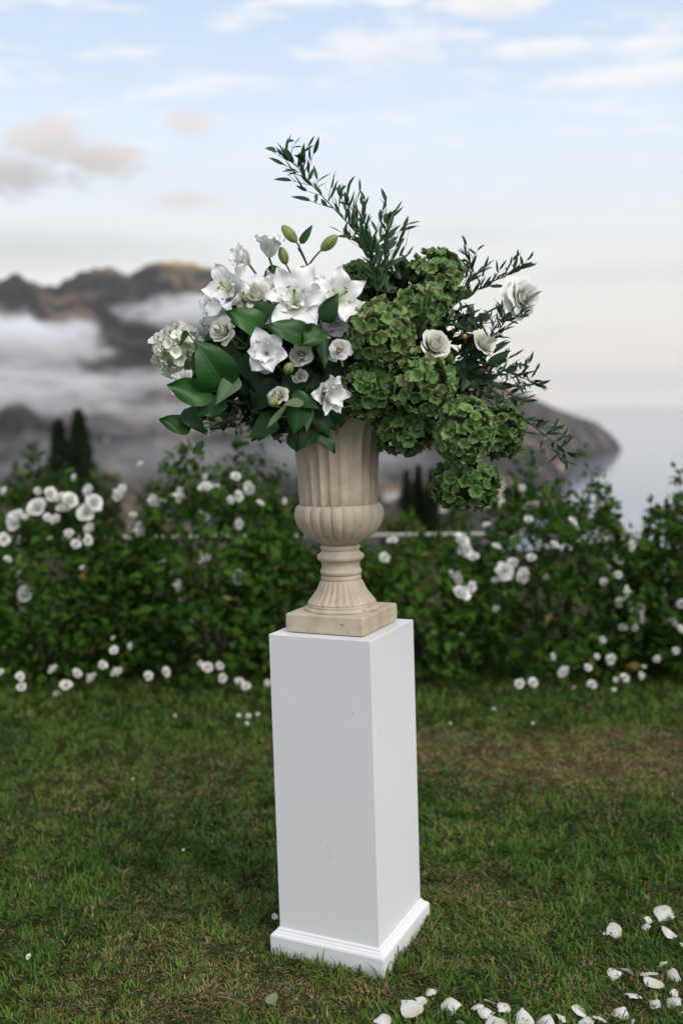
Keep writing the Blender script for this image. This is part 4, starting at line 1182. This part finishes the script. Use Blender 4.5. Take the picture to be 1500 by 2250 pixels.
# ---- lilies
lily_petal = mat_petal('lily_petal', (0.94, 0.935, 0.915), (0.74, 0.80, 0.56), 0.6, 0.18, 34.0)
anther_mat = mat_simple('anther', (0.30, 0.22, 0.06), 0.8, 0.1, 0.3, 200.0)
pistil_mat = mat_simple('pistil', (0.42, 0.55, 0.22), 0.5, 0.3, 0.1, 50.0)
def lily(px, py, rpx, Y, ax, lab, th0=0.35, th1=1.75, inner=6, seed=0, wr=0.46, stamens=True, stem=True, up=(0, 0, 1), ruf=0.18, inner_len=0.72):
    r = np.random.default_rng(seed + 800)
    R = rpx * 1.06 * pxm(Y); nrm = cdir(*ax)
    L = R * 1.22
    c = at(px, py, Y) - nrm * R * 0.42
    M0 = frame(nrm, up, c, r.random() * 1.0)
    root = empty('lily', M0); tag(root, lab, 'lily', 'white lilies in the arrangement')
    for q in range(6):
        w = L * wr * (1.45 if q % 2 else 1.15)
        p = petal_surf(L * (1 + .09 * r.standard_normal()), w * (1 + .08 * r.standard_normal()), th0 + .08 * r.standard_normal(), th1 + .20 * r.standard_normal(), 0.20, ruf, seed * 17 + q, 0.84, 0.22, 11, 15, 5.0, point=.75, full=0.70, wr_=.009)
        v, f, u = p
        # raised midrib
        s_ = (u[:, 0] - .5) * 2; nz_ = np.exp(-(s_ / 0.16) ** 2) * L * 0.012
        v = v + np.stack([nz_ * 0, nz_ * 0, -nz_], 1)
        put('petal', mesh_np('lily_petal', v, f, uv=u, mat=lily_petal), root, None, Matrix.Rotation(q * math.pi / 3 + .08 * r.standard_normal(), 4, 'Z') @ Matrix.Translation((0, 0, -0.004 * (q % 2))))
    for q in range(inner):
        LL = L * inner_len * (0.75 + 0.35 * r.random())
        p = petal_surf(LL, LL * (0.50 + .15 * r.random()), th0 * 0.6, th1 * (0.45 + .35 * r.random()), 0.24, ruf * 1.2, seed * 19 + 50 + q, 0.86, 0.25, 9, 11, 5.5, point=.5, full=.65)
        v, f, u = p
        put('petal', mesh_np('lily_inner_petal', v, f, uv=u, mat=lily_petal), root, None, Matrix.Rotation(q * 2.39996 + .5, 4, 'Z') @ Matrix.Translation((0, 0, 0.004)))
    if stamens:
        v, f, u = tube(bez((0, 0, 0), (0, 0, L * .4), (L * .05, 0, L * .72), 6), [.0022, .002, .002, .0022, .003, .0045], 7)
        put('pistil', mesh_np('lily_pistil', v, f), root, pistil_mat)
        for q in range(4):
            a = q * 1.57 + .4; e = Vector((math.cos(a) * L * .24, math.sin(a) * L * .24, L * .50))
            v, f, u = tube(bez((0, 0, 0), (0, 0, L * .3), e, 6), .0011, 5)
            s1 = put('stamen', mesh_np('lily_stamen', v, f), root, pistil_mat)
            v, f = lathe([(0.0004, -.006), (.0019, -.004), (.0022, 0), (.0019, .004), (.0004, .006)], 8)
            put('anther', mesh_np('lily_anther', v, f), s1, anther_mat, Matrix.Translation(e) @ Matrix.Rotation(1.2, 4, 'X') @ Matrix.Rotation(a, 4, 'Y'))
    if stem: add_stem(root, M0, c - nrm * 0.004, 0.0030)
    return root
lily(646, 658, 80, -0.18, (-.08, .9, .38), 'big open white lily facing out at the top centre', .55, 1.62, 3, 1, .43, inner_len=.6)
lily(506, 640, 74, -0.14, (-.55, .75, .30), 'ruffled white lily turned to the left', .45, 1.55, 5, 2, .40)
lily(744, 654, 70, -0.16, (.38, .85, .22), 'starry white lily beside the green hydrangeas', .5, 1.60, 0, 3, .42)
lily(585, 775, 54, -0.23, (-.02, .97, .10), 'double white lily in the middle of the dark leaves', .50, 1.55, 6, 4, .50, False, inner_len=.80, ruf=.11)
lily(722, 864, 55, -0.21, (.62, .72, -.12), 'ruffled double white lily drooping over the urn rim', .45, 1.50, 7, 5, .46, False, inner_len=.85, ruf=.13)
lily(593, 540, 46, -0.08, (.12, .22, .95), 'white lily opening upwards on a thin stem, seen from the side', .30, 1.20, 4, 6, .55, False)
lily(531, 567, 42, -0.08, (-.50, .45, .40), 'half open white lily leaning left at the top', .25, 1.15, 5, 7, .48, False)
lily(492, 690, 48, -0.11, (-.65, .7, -.05), 'white lily below the ruffled one at the left', .45, 1.6, 8, 8, .52, False)
lily(590, 632, 48, -0.07, (-.1, .6, .7), 'white lily behind the big open lily', .4, 1.4, 7, 9, .55, False)
lily(698, 648, 50, -0.09, (.15, .6, .65), 'white lily squeezed between the big open and the starry lily', .4, 1.5, 5, 10, .55, False)
lily(735, 712, 42, -0.12, (.25, .8, -.3), 'white lily hanging below the starry one', .4, 1.5, 4, 11, .55, False)

lily(555, 672, 46, -0.10, (-.2, .85, .2), 'white lily half hidden above the pair of leaves at upper left', .45, 1.5, 6, 12, .5, False)
lily(620, 705, 44, -0.10, (.0, .9, .1), 'white lily low behind the leaf under the big open lily', .45, 1.5, 5, 13, .5, False)
lily(465, 660, 40, -0.06, (-.8, .4, .2), 'outermost white lily at the upper left edge of the bouquet', .4, 1.4, 5, 14, .45, False)

# ---- buds
def mat_bud():
    m, t, out = new_mat('lily_bud')
    oc = obj_coord(t); sp = N(t, 'ShaderNodeSeparateXYZ'); t.links.new(oc, sp.inputs[0])
    an = M_(t, 'ARCTAN2', sp.outputs[1], sp.outputs[0])
    st = SMOOTH(t, M_(t, 'ABSOLUTE', M_(t, 'SINE', M_(t, 'MULTIPLY', an, 1.5))), 0.0, 0.35)
    nz = NOISE(t, oc, 60, 4)
    c = MIX(t, nz, (0.19, 0.27, 0.065), (0.33, 0.40, 0.14)); c = MIX(t, st, (0.09, 0.15, 0.03), c)
    principled(t, out, c, 0.4, 0.4, None, 0.15)
    return m
bud_mat = mat_bud()
def bud(bx, by, tx, ty, wpx, Y, lab, foot=None):
    b, tp = at(bx, by, Y), at(tx, ty, Y - 0.01); L = (tp - b).length; R = wpx * .5 * pxm(Y)
    M0 = frame(tp - b, (0, -1, .1), b)
    root = empty('lily_bud', M0); tag(root, lab, 'flower bud', 'lily buds in the arrangement')
    prof = smooth_prof([(R * .30, 0), (R * .72, L * .14), (R * .98, L * .36), (R, L * .55), (R * .78, L * .78), (R * .40, L * .94), (R * .06, L)], 5)
    v, f = lathe(prof, 36, lambda i, an, r_, z: r_ * (0.93 + 0.07 * np.abs(np.sin(an * 1.5)) ** .5))
    put('bud', mesh_np('lily_bud', v, f), root, bud_mat)
    tgt = at(foot[0], foot[1], foot[2]) if foot else None
    add_stem(root, M0, b, 0.0021, target=tgt, mat=stem_dark if foot else stem_green)
bud(651, 531, 619, 495, 24, -0.06, 'slender green lily bud leaning left at the top', (676, 585, -0.06))
bud(706, 549, 741, 516, 25, -0.06, 'slender green lily bud leaning right at the top', (676, 585, -0.06))
bud(628, 580, 616, 542, 22, -0.05, 'green lily bud just right of the upward lily', (655, 640, -0.05))
bud(668, 607, 664, 583, 22, -0.08, 'short round green bud below the two slender buds', (668, 650, -0.06))
bud(630, 820, 637, 797, 22, -0.23, 'small pale green bud below the double lily', (612, 870, -0.15))
bud(601, 893, 599, 872, 24, -0.22, 'pale green bud among the leaves at the lower centre')
bud(478, 926, 484, 918, 16, -0.10, 'tiny pale bud on the lower left twig')
# thin stalks of the slender buds meet here
# ---- broad leaves on their twigs
leaf_mid = mat_leaf('broad_leaf', (0.010, 0.052, 0.008), (0.030, 0.125, 0.016), 0.36, 0.36, 0.20, 0.22)
leaf_dark = mat_leaf('broad_leaf_dark', (0.008, 0.034, 0.008), (0.014, 0.056, 0.011), 0.42, 0.28, 0.14, 0.20)
leaf_pale = mat_leaf('broad_leaf_pale', (0.085, 0.150, 0.070), (0.12, 0.19, 0.09), 0.5, 0.35, 0.2, 0.25)
def leaf_surf(L, W, fold=0.18, curl=0.25, wave=0.03, seed=0, nu=9, nv=13, tipx=0.62):
    """blade along +Y, face to +Z, drawn-out tip"""
    r = np.random.default_rng(seed); ph = r.random(3) * 6.28
    t = np.linspace(0, 1, nv); s = np.linspace(-1, 1, nu)
    w = np.sin(math.pi * t ** tipx) ** 0.8; w *= np.where(t > .72, 1 - 0.38 * ((t - .72) / .28) ** 1.2, 1); w[0] = 0.05; w[-1] = 0.012
    P = np.zeros((nv, nu, 3)); U = np.zeros((nv, nu, 2))
    for i in range(nv):
        bend = -curl * L * t[i] ** 2
        for j in range(nu):
            x = s[j] * w[i] * W * .5
            z = bend + fold * abs(x) * (1 - .4 * t[i]) - 0.5 * fold * x * x / max(W, 1e-6) * 2 + wave * W * math.sin(5.5 * t[i] + ph[0] + (2 if s[j] > 0 else 0)) * s[j] ** 2
            P[i, j] = (x + 0.04 * W * math.sin(3 * t[i] + ph[1]), t[i] * L, z); U[i, j] = (.5 + .5 * s[j], t[i])
    return P.reshape(-1, 3), grid_faces(nv, nu), U.reshape(-1, 2)
TW = {}
def leaf_twig(lab, leaves, knot, mats=None, name='leaf_branch', rad_=0.0016, foot=None, grp='broad leaf branches in the arrangement'):
    """leaves: (bx,by,Yb, tx,ty,Yt, wpx, mat, side tilt); knot: pixel and Y where their stalks meet"""
    k_ = at(*knot); M0 = Matrix.Translation(k_)
    root = empty(name, M0); tag(root, lab, 'leaf branch', grp)
    for li, (bx, by, Yb, tx, ty, Yt, w, mt_, tilt) in enumerate(leaves):
        b, tp = at(bx, by, Yb), at(tx, ty, Yt); L = (tp - b).length
        yv = (tp - b).normalized(); n0 = Vector((tilt, -1.0, 0.35)); zv = (n0 - yv * n0.dot(yv)).normalized(); xv = yv.cross(zv)
        A = Matrix((xv, yv, zv)).transposed().to_4x4(); A.translation = b - k_
        sd = int(bx * 7 + by)
        v, f, u = leaf_surf(L * 1.04, w * pxm(Yb) * 1.06, 0.20 + .04 * (sd % 9), 0.06 + 0.05 * (sd % 7), 0.15, sd, tipx=0.54 + 0.03 * (sd % 6))
        put('leaf', mesh_np('broad_leaf', v, f, uv=u, mat=mt_), root, None, A)
        v, f, u = tube(bez((0, 0, 0), (b - k_) * .5 + Vector((0, 0, .004)), b - k_ + yv * L * .06, 6), rad_, 6)
        put('leaf_stalk', mesh_np('leaf_stalk', v, f), root, stem_green)
    add_stem(root, M0, k_, 0.0024, target=at(*foot) if foot else None, mat=stem_dark)
    return root
lm, ld, lp = leaf_mid, leaf_dark, leaf_pale
leaf_twig('pair of broad green leaves below the ruffled lily at upper left', [(574, 722, -.20, 505, 684, -.25, 62, lm, -.1), (562, 692, -.2, 606, 664, -.22, 40, ld, .2), (570, 715, -.19, 545, 770, -.21, 34, ld, -.3)], (575, 725, -.17))
leaf_twig('broad leaf lying under the big open lily, with a folded one beside it', [(674, 744, -.21, 593, 712, -.26, 58, lm, 0), (704, 722, -.2, 668, 755, -.24, 44, lm, .35), (690, 720, -.19, 676, 700, -.2, 34, ld, 0)], (690, 735, -.18))
leaf_twig('dark upright leaf between the big open and the starry lily', [(707, 706, -.21, 740, 650, -.23, 42, ld, .25), (704, 735, -.19, 716, 806, -.22, 32, ld, .5)], (705, 715, -.17))
leaf_twig('largest broad leaf at the left, with a pale curled one below', [(495, 852, -.20, 436, 764, -.26, 90, lm, -.15), (523, 826, -.2, 474, 884, -.24, 42, lp, -.2), (497, 878, -.19, 434, 908, -.22, 42, lm, .1)], (505, 850, -.16))
leaf_twig('bright broad leaf reaching far left above two dark tips', [(468, 868, -.19, 371, 848, -.24, 62, lm, .1), (420, 938, -.16, 353, 922, -.19, 46, lm, .05), (404, 898, -.17, 447, 950, -.20, 40, ld, -.3)], (470, 880, -.15))
leaf_twig('dark broad leaf behind the largest leaf at the left', [(548, 800, -.10, 455, 752, -.14, 62, ld, -.1), (545, 775, -.12, 560, 850, -.16, 56, ld, .2), (520, 760, -.1, 500, 730, -.1, 40, ld, 0)], (550, 790, -.08))
leaf_twig('spray of leaves hanging over the left of the urn rim, one pale and folded', [(664, 884, -.23, 646, 952, -.25, 52, lm, .1), (640, 868, -.22, 703, 896, -.25, 36, lm, .3), (668, 882, -.24, 618, 890, -.27, 22, lp, -.8), (628, 892, -.22, 585, 932, -.25, 16, lp, -.6), (680, 890, -.22, 676, 952, -.24, 18, lp, .8)], (655, 878, -.19))
leaf_twig('dark leaves pointing down over the fluted body of the urn', [(606, 916, -.18, 556, 957, -.21, 50, ld, 0), (703, 948, -.19, 735, 990, -.21, 38, ld, .2), (692, 940, -.19, 655, 986, -.21, 40, ld, -.1), (640, 952, -.18, 653, 992, -.19, 28, ld, .1), (690, 895, -.19, 727, 945, -.22, 46, ld, .3), (742, 880, -.16, 752, 935, -.17, 44, ld, .3), (712, 900, -.17, 740, 940, -.18, 40, ld, .1)], (670, 915, -.15))
leaf_twig('dark leaves deep between the cream rose and the small buds', [(680, 800, -.12, 615, 868, -.15, 56, ld, 0), (600, 830, -.12, 560, 900, -.15, 64, ld, .1), (650, 850, -.13, 640, 915, -.15, 50, ld, -.2), (700, 820, -.11, 690, 890, -.13, 50, ld, .1)], (650, 820, -.09))
leaf_twig('small leaves on the stalk of the left white hydrangea', [(412, 728, -.12, 394, 756, -.13, 18, ld, -.4), (432, 770, -.12, 424, 818, -.13, 18, ld, .4), (414, 788, -.12, 410, 826, -.13, 14, ld, .2), (455, 735, -.11, 468, 752, -.12, 20, ld, 0)], (440, 772, -.10))
leaf_twig('tiny leaf dangling on a thread-like stalk at the lower left', [(447, 968, -.10, 424, 997, -.11, 15, lm, .3)], (443, 948, -.10), rad_=.0009)
leaf_twig('small grey green leaf beside the slender lily buds', [(660, 535, -.05, 684, 494, -.06, 17, lm, .2)], (655, 545, -.05), foot=(676, 585, -.06), rad_=.0010)
leaf_twig('narrow arched leaf on the stem of the upward lily', [(588, 589, -.06, 640, 603, -.08, 17, ld, .1)], (584, 595, -.06), foot=(580, 640, -.05))
leaf_twig('leaves between the starry lily and the green hydrangeas', [(728, 740, -.12, 765, 770, -.15, 34, ld, .3), (760, 800, -.12, 775, 860, -.14, 40, ld, .2), (735, 790, -.13, 715, 850, -.15, 44, ld, -.2)], (742, 780, -.08))
leaf_twig('dark leaves behind the roses on the right side', [(1070, 800, -.03, 1120, 770, -.04, 20, ld, .2), (1060, 780, -.02, 1118, 748, -.03, 16, ld, .2), (1000, 800, -.03, 1060, 850, -.05, 40, ld, 0), (1010, 720, 0, 1050, 690, 0, 40, ld, 0)], (1020, 790, .0))

# ---- thin-leaved sprays
thin_mid = mat_leaf('thin_leaf', (0.018, 0.052, 0.016), (0.036, 0.098, 0.030), 0.42, 0.28, 0.18, 0.2)
thin_dark = mat_leaf('thin_leaf_dark', (0.010, 0.032, 0.010), (0.024, 0.066, 0.020), 0.42, 0.28, 0.16, 0.2)
TL = {}
for nm, m_ in (('m', thin_mid), ('d', thin_dark)):
    TL[nm] = []
    for q in range(5):
        v, f, u = leaf_surf(1.0, 0.17 + 0.03 * q, 0.25, 0.05 + 0.07 * q, 0.05, 70 + q, 5, 8, 0.78)
        TL[nm].append(mesh_np('thin_leaf', v, f, uv=u, mat=m_))
def spray(lab, pts, n_twigs, seed, kind='m', leaf=0.047, twig=0.075, updir=(0, 0, 1), per=5, t0=0.0, taper=0.6):
    """pts: (px,py,Y) along the main stem from foot to tip"""
    r = np.random.default_rng(seed)
    P = [at(*p) for p in pts]
    k_ = P[0]; M0 = Matrix.Translation(k_)
    root = empty('leaf_spray', M0); tag(root, lab, 'leaf spray', 'thin leaved sprays in the arrangement')
    Q = [p - k_ for p in P]
    # smooth path
    path = []
    PP = [Q[0]] + Q + [Q[-1]]
    for i in range(1, len(PP) - 2):
        for t_ in np.linspace(0, 1, 8, endpoint=False):
            a, b, c, d = PP[i - 1], PP[i], PP[i + 1], PP[i + 2]
            path.append(0.5 * ((2 * b) + (c - a) * t_ + (2 * a - 5 * b + 4 * c - d) * t_ ** 2 + (3 * b - a - 3 * c + d) * t_ ** 3))
    path.append(Q[-1])
    v, f, u = tube(path, list(np.linspace(.0022, .0008, len(path))), 6)
    put('stem', mesh_np('spray_stem', v, f), root, stem_dark)
    add_stem(root, M0, k_, 0.0024, name='lower_stem', mat=stem_dark)
    up = Vector(updir)
    def leaf_at(p, d, s_):
        yv = d.normalized(); n0 = Vector((r.standard_normal() * .7, -0.8 + r.standard_normal() * .5, .5 + r.standard_normal() * .5)); zv = n0 - yv * n0.dot(yv)
        if zv.length < .05: zv = yv.orthogonal()
        zv.normalize(); xv = yv.cross(zv)
        A = (Matrix((xv, yv, zv)).transposed() * 1.0).to_4x4() @ Matrix.Scale(s_, 4); A.translation = p
        put('leaf', TL[kind][int(r.integers(5))], root, None, A)
    m = len(path) - 1
    for i in range(n_twigs):
        t_ = t0 + (1 - t0) * (i + 0.3 * r.random()) / n_twigs
        ix = min(m - 1, int(t_ * m)); p = path[ix].lerp(path[ix + 1], t_ * m - ix); tg = (path[ix + 1] - path[max(0, ix - 1)]).normalized()
        sz = 1 - taper * t_
        sd = tg.cross(Vector((0, -1, 0.2))).normalized() * (1 if i % 2 else -1)
        d = (tg * 0.7 + sd * 0.55 + up * 0.35 + Vector(r.standard_normal(3)) * .28).normalized()
        tl = twig * sz * (.6 + .7 * r.random())
        e = p + d * tl
        tp_ = bez(p, p + d * tl * .5 + tg * tl * .1, e + up * tl * .12, 5)
        v, f, u = tube(tp_, .0007, 5); put('twig', mesh_np('spray_twig', v, f), root, stem_dark)
        nl = max(2, int(round(per * (0.55 + 0.45 * sz))))
        for q in range(nl):
            w_ = (q + .6) / nl; pp = tp_[min(4, int(w_ * 4.99))]
            dd = (tp_[4] - tp_[0]).normalized() * .8 + up * .45 + Vector(r.standard_normal(3)) * .42
            leaf_at(pp, dd, leaf * (.7 + .5 * r.random()) * (0.65 + .35 * sz))
    for q in range(3):
        leaf_at(path[-1], (path[-1] - path[-3]).normalized() + Vector(r.standard_normal(3)) * .35 + up * .3, leaf * .75)
spray('long thin leaved spray reaching high to the upper left', [(850, 640, .02), (812, 545, .02), (745, 470, .01), (680, 400, .0), (655, 368, -.01), (625, 340, -.02)], 28, 1, 'm', .048, .085, (0.45, 0, 1.0), 5)
spray('shorter upright spray beside the long one at the top', [(860, 650, .03), (835, 560, .04), (800, 500, .04), (765, 450, .05)], 13, 2, 'm', .048, .085, (0.5, 0, 1), 5)
spray('bushy spray leaning right of the long one above the hydrangeas', [(840, 650, .05), (845, 585, .05), (852, 530, .06), (850, 490, .06)], 13, 3, 'm', .048, .10, (0.45, 0, 1), 5)
spray('short upright spray left of the topmost hydrangea', [(830, 660, .0), (820, 590, .0), (795, 540, .0), (770, 520, .0)], 11, 21, 'm', .048, .075, (0.45, 0, 1), 5)
spray('spray rising behind the topmost hydrangea', [(960, 700, .08), (1010, 640, .09), (1040, 600, .10), (1022, 560, .10)], 12, 4, 'd', .040, .07, (0, 0, 1), 5)
spray('spray of pointed leaves below the big rose at upper right', [(970, 690, .04), (1040, 640, .05), (1100, 610, .05), (1148, 588, .04)], 15, 5, 'd', .040, .065, (0, 0, 1), 5)
spray('fine spray crossing in front of the right hydrangeas', [(905, 755, -.13), (960, 715, -.15), (1040, 712, -.14), (1100, 705, -.10), (1150, 690, -.08)], 17, 6, 'd', .032, .045, (0, 0, 1), 5)
spray('short twig of thin leaves over the second hydrangea', [(925, 750, -.12), (930, 700, -.14), (945, 660, -.14)], 7, 7, 'd', .032, .04, (0, 0, 1), 4)
spray('dark spray fanning out at the right above the sea', [(1010, 800, .0), (1070, 800, .01), (1120, 820, .02), (1172, 838, .02)], 18, 8, 'd', .042, .075, (.1, 0, .6), 6)
spray('long spray drooping to the lower right', [(1040, 850, -.05), (1110, 885, -.06), (1170, 935, -.08), (1215, 970, -.09), (1248, 998, -.10)], 19, 9, 'd', .040, .055, (.2, 0, .5), 5)
spray('dark spray filling behind the closed cream rose', [(1000, 850, .04), (1040, 790, .05), (1085, 740, .06), (1110, 700, .06)], 18, 10, 'd', .040, .085, (.1, 0, .8), 6)
spray('dense dark spray under the roses on the right', [(980, 870, .02), (1040, 850, .03), (1090, 850, .03), (1130, 870, .03)], 16, 11, 'd', .040, .085, (.2, 0, .4), 6)
spray('dark twig at the lower left between the broad leaves', [(540, 890, -.08), (510, 905, -.10), (490, 930, -.11)], 6, 12, 'd', .030, .035, (0, 0, -.3), 4)

# small orange berry on the right
bm_ = mat_simple('orange_berry', (0.70, 0.26, 0.03), 0.35, 0.5, 0.15, 30.0)
c = at(1020, 739, -0.10); M0 = Matrix.Translation(c)
be = empty('berry', M0); tag(be, 'single small orange berry beside the closed cream rose', 'berry')
me = ico(3); me.transform(Matrix.Diagonal((.0062, .0062, .0066, 1))); me.polygons.foreach_set('use_smooth', np.ones(len(me.polygons), dtype=bool)); put('fruit', me, be, bm_)
v, f, u = tube(bez((0, 0, .006), (-.01, .01, .015), (-.05, .04, -.01), 6), .0008, 5); put('stalk', mesh_np('berry_stalk', v, f), be, stem_dark)

# dark leaves packed in the middle of the arrangement
r = np.random.default_rng(55)
def filler(blobs, n):
    V_, F_, C_ = [], [], []; off = 0
    for px, py, Y, a, h, dp in blobs:
        c = at(px, py, Y); s_ = pxm(Y)
        d = unit(n, r); pos = d * (r.random(n) ** .4)[:, None] * np.array([a * s_, dp, h * s_]) + np.array(c)
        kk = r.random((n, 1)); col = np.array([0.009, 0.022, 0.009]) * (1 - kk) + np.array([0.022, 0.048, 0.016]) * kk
        v, f, cc = leaf_cloud(pos, d + .8 * unit(n, r), d + .7 * unit(n, r) + np.array([0, -.4, .2]), .035 + .03 * r.random(n), .28, col)
        V_.append(v); F_.append(f + off); C_.append(cc); off += len(v)
    return np.concatenate(V_), np.concatenate(F_), np.concatenate(C_)
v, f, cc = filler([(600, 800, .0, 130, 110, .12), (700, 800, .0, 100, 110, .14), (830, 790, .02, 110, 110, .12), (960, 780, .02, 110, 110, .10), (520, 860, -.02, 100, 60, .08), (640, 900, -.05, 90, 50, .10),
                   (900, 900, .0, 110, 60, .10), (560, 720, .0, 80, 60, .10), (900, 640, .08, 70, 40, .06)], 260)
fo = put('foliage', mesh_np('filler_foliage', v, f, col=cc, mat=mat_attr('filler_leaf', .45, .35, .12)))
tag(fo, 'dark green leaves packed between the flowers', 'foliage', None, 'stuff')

# ------------------------------------------------------------------ fallen petals and small things on the lawn
fallen_mat = mat_petal('fallen_petal', (0.84, 0.82, 0.78), (0.62, 0.56, 0.42), 0.6, 0.30, 18.0)
FP = [(1435, 238, 66), (1385, 257, 28), (1377, 282, 28), (1455, 298, 60), (1270, 293, 54), (1275, 435, 48), (1312, 425, 46), (1432, 402, 28), (1385, 435, 56), (1400, 460, 78), (1470, 445, 48), (1335, 507, 54), (1410, 537, 40), (1470, 530, 60), (1168, 563, 64), (1297, 563, 60), (1225, 583, 42), (1102, 580, 40), (1045, 592, 70), (968, 587, 84), (880, 590, 76), (908, 548, 46), (862, 527, 40), (820, 545, 50), (850, 560, 56), (735, 540, 66), (602, 545, 86), (637, 522, 40), (672, 495, 42), (510, 588, 56), (770, 597, 30), (1180, 594, 50), (1490, 570, 36), (157, 247, 26), (1497, 340, 18), (1330, 597, 30), (1470, 500, 26), (1245, 303, 20)]
ORD = ['first', 'second', 'third', 'fourth', 'fifth', 'sixth', 'seventh', 'eighth', 'ninth', 'tenth', 'eleventh', 'twelfth', 'thirteenth', 'fourteenth', 'fifteenth', 'sixteenth', 'seventeenth', 'eighteenth', 'nineteenth', 'twentieth', 'twenty-first', 'twenty-second', 'twenty-third', 'twenty-fourth']
def petal_label(i):
    if i == 33: return 'white petal lying against the left side of the pedestal base'
    row = lambda q: 0 if FP[q][1] < 360 else (1 if FP[q][1] < 475 else (2 if FP[q][1] < 552 else 3))
    peers = sorted([q for q in range(len(FP)) if q != 33 and row(q) == row(i)], key=lambda q: FP[q][0])
    big = max(peers, key=lambda q: FP[q][2]); sz = 'big' if FP[i][2] > 62 else ('small' if FP[i][2] < 40 else 'mid-sized')
    where = ['in the uppermost scatter on the grass', 'in the middle scatter on the grass', 'in the second lowest row of petals', 'in the lowest row of petals'][row(i)]
    return '%s white petal, %s from the left %s' % (sz, ORD[peers.index(i)], where)
for i, (X, Y_, s_) in enumerate(FP):
    px, py = 500 + X / 1.5, 1850 + Y_ / 1.5
    p = at_ground(px, py, 0.022); dist = (p - cam_v).length; L = s_ / 1.5 * dist / F_PX * 0.95
    r = np.random.default_rng(2000 + i)
    v, f, u = petal_surf(L, L * (.85 + .25 * r.random()), 1.25 + .3 * r.random(), 1.75 + .4 * r.random(), -.15 - .30 * r.random(), .05, 2000 + i, .72, .3, 9, 10, 3.0)
    v = v - v.mean(0)
    m_ = Matrix.Translation(p) @ Matrix.Rotation(r.random() * 6.28, 4, 'Z') @ Matrix.Rotation(.45 * r.standard_normal(), 4, 'X') @ Matrix.Rotation(.3 * r.standard_normal(), 4, 'Y')
    o = put('fallen_petal', mesh_np('fallen_petal', v, f, uv=u, mat=fallen_mat), None, None, m_)
    lab = petal_label(i)
    tag(o, lab, 'petal', 'fallen white petals on the lawn')
small = [(62, 2103, 11), (403, 1868, 6), (292, 1712, 6), (545, 1574, 12), (525, 1572, 10), (566, 1570, 9), (543, 1590, 9), (385, 1573, 7), (1085, 1558, 7), (990, 1590, 6), (1170, 1590, 7)]
for i, (px, py, s_) in enumerate(small):
    p = at_ground(px, py, 0.03); L = s_ * (p - cam_v).length / F_PX
    o = put('fallen_bloom', bloom_meshes[i % 4], None, None, frame((random.uniform(-.4, .4), -.6, .8), (0, 1, 0), p, i, L * .8))
    lab = ['little white blossom on the grass at the lower left', 'white speck of blossom on the grass left of the pedestal shaft', 'white speck of blossom on the lawn halfway to the hedge at the left',
           'largest blossom of the white cluster on the grass left of the pedestal', 'leftmost blossom of the white cluster on the grass left of the pedestal', 'rightmost blossom of the white cluster, nearest the pedestal',
           'lowest blossom of the white cluster on the grass left of the pedestal', 'single tiny white blossom before the hedge at the left', 'tiny white blossom at the foot of the hedge right of the pedestal',
           'tiny white blossom on the grass close to the right of the pedestal', 'tiny white blossom on the grass before the hedge, furthest to the right'][i]
    tag(o, lab, 'blossom', 'small white blossoms on the lawn')
p = at_ground(593, 2197, 0.03)
v, f, u = leaf_surf(.040, .030, .2, .1, .03, 5)
o = put('fallen_leaf', mesh_np('fallen_leaf', v, f, uv=u, mat=mat_leaf('fallen_leaf_green', (0.16, 0.20, 0.10), (0.20, 0.25, 0.13), .6, .2, .15, .3)), None, None, Matrix.Translation(p + Vector((0, -.02, 0))) @ Matrix.Rotation(-.35, 4, 'Z') @ Matrix.Rotation(.35, 4, 'X'))
tag(o, 'pale green oval leaf lying on the grass in front of the pedestal', 'leaf')
straw = mat_simple('dry_twig', (0.24, 0.17, 0.09), .8, .1, .2, 40)
a, b = at_ground(478, 2190, .03), at_ground(548, 2215, .022)
v, f, u = tube(bez(a, (a + b) / 2 + Vector((0, .01, .006)), b, 7), .0013, 5)
tag(put('dry_twig', mesh_np('dry_twig', v, f), None, straw), 'thin straw coloured twig on the grass left of the fallen leaf', 'twig')
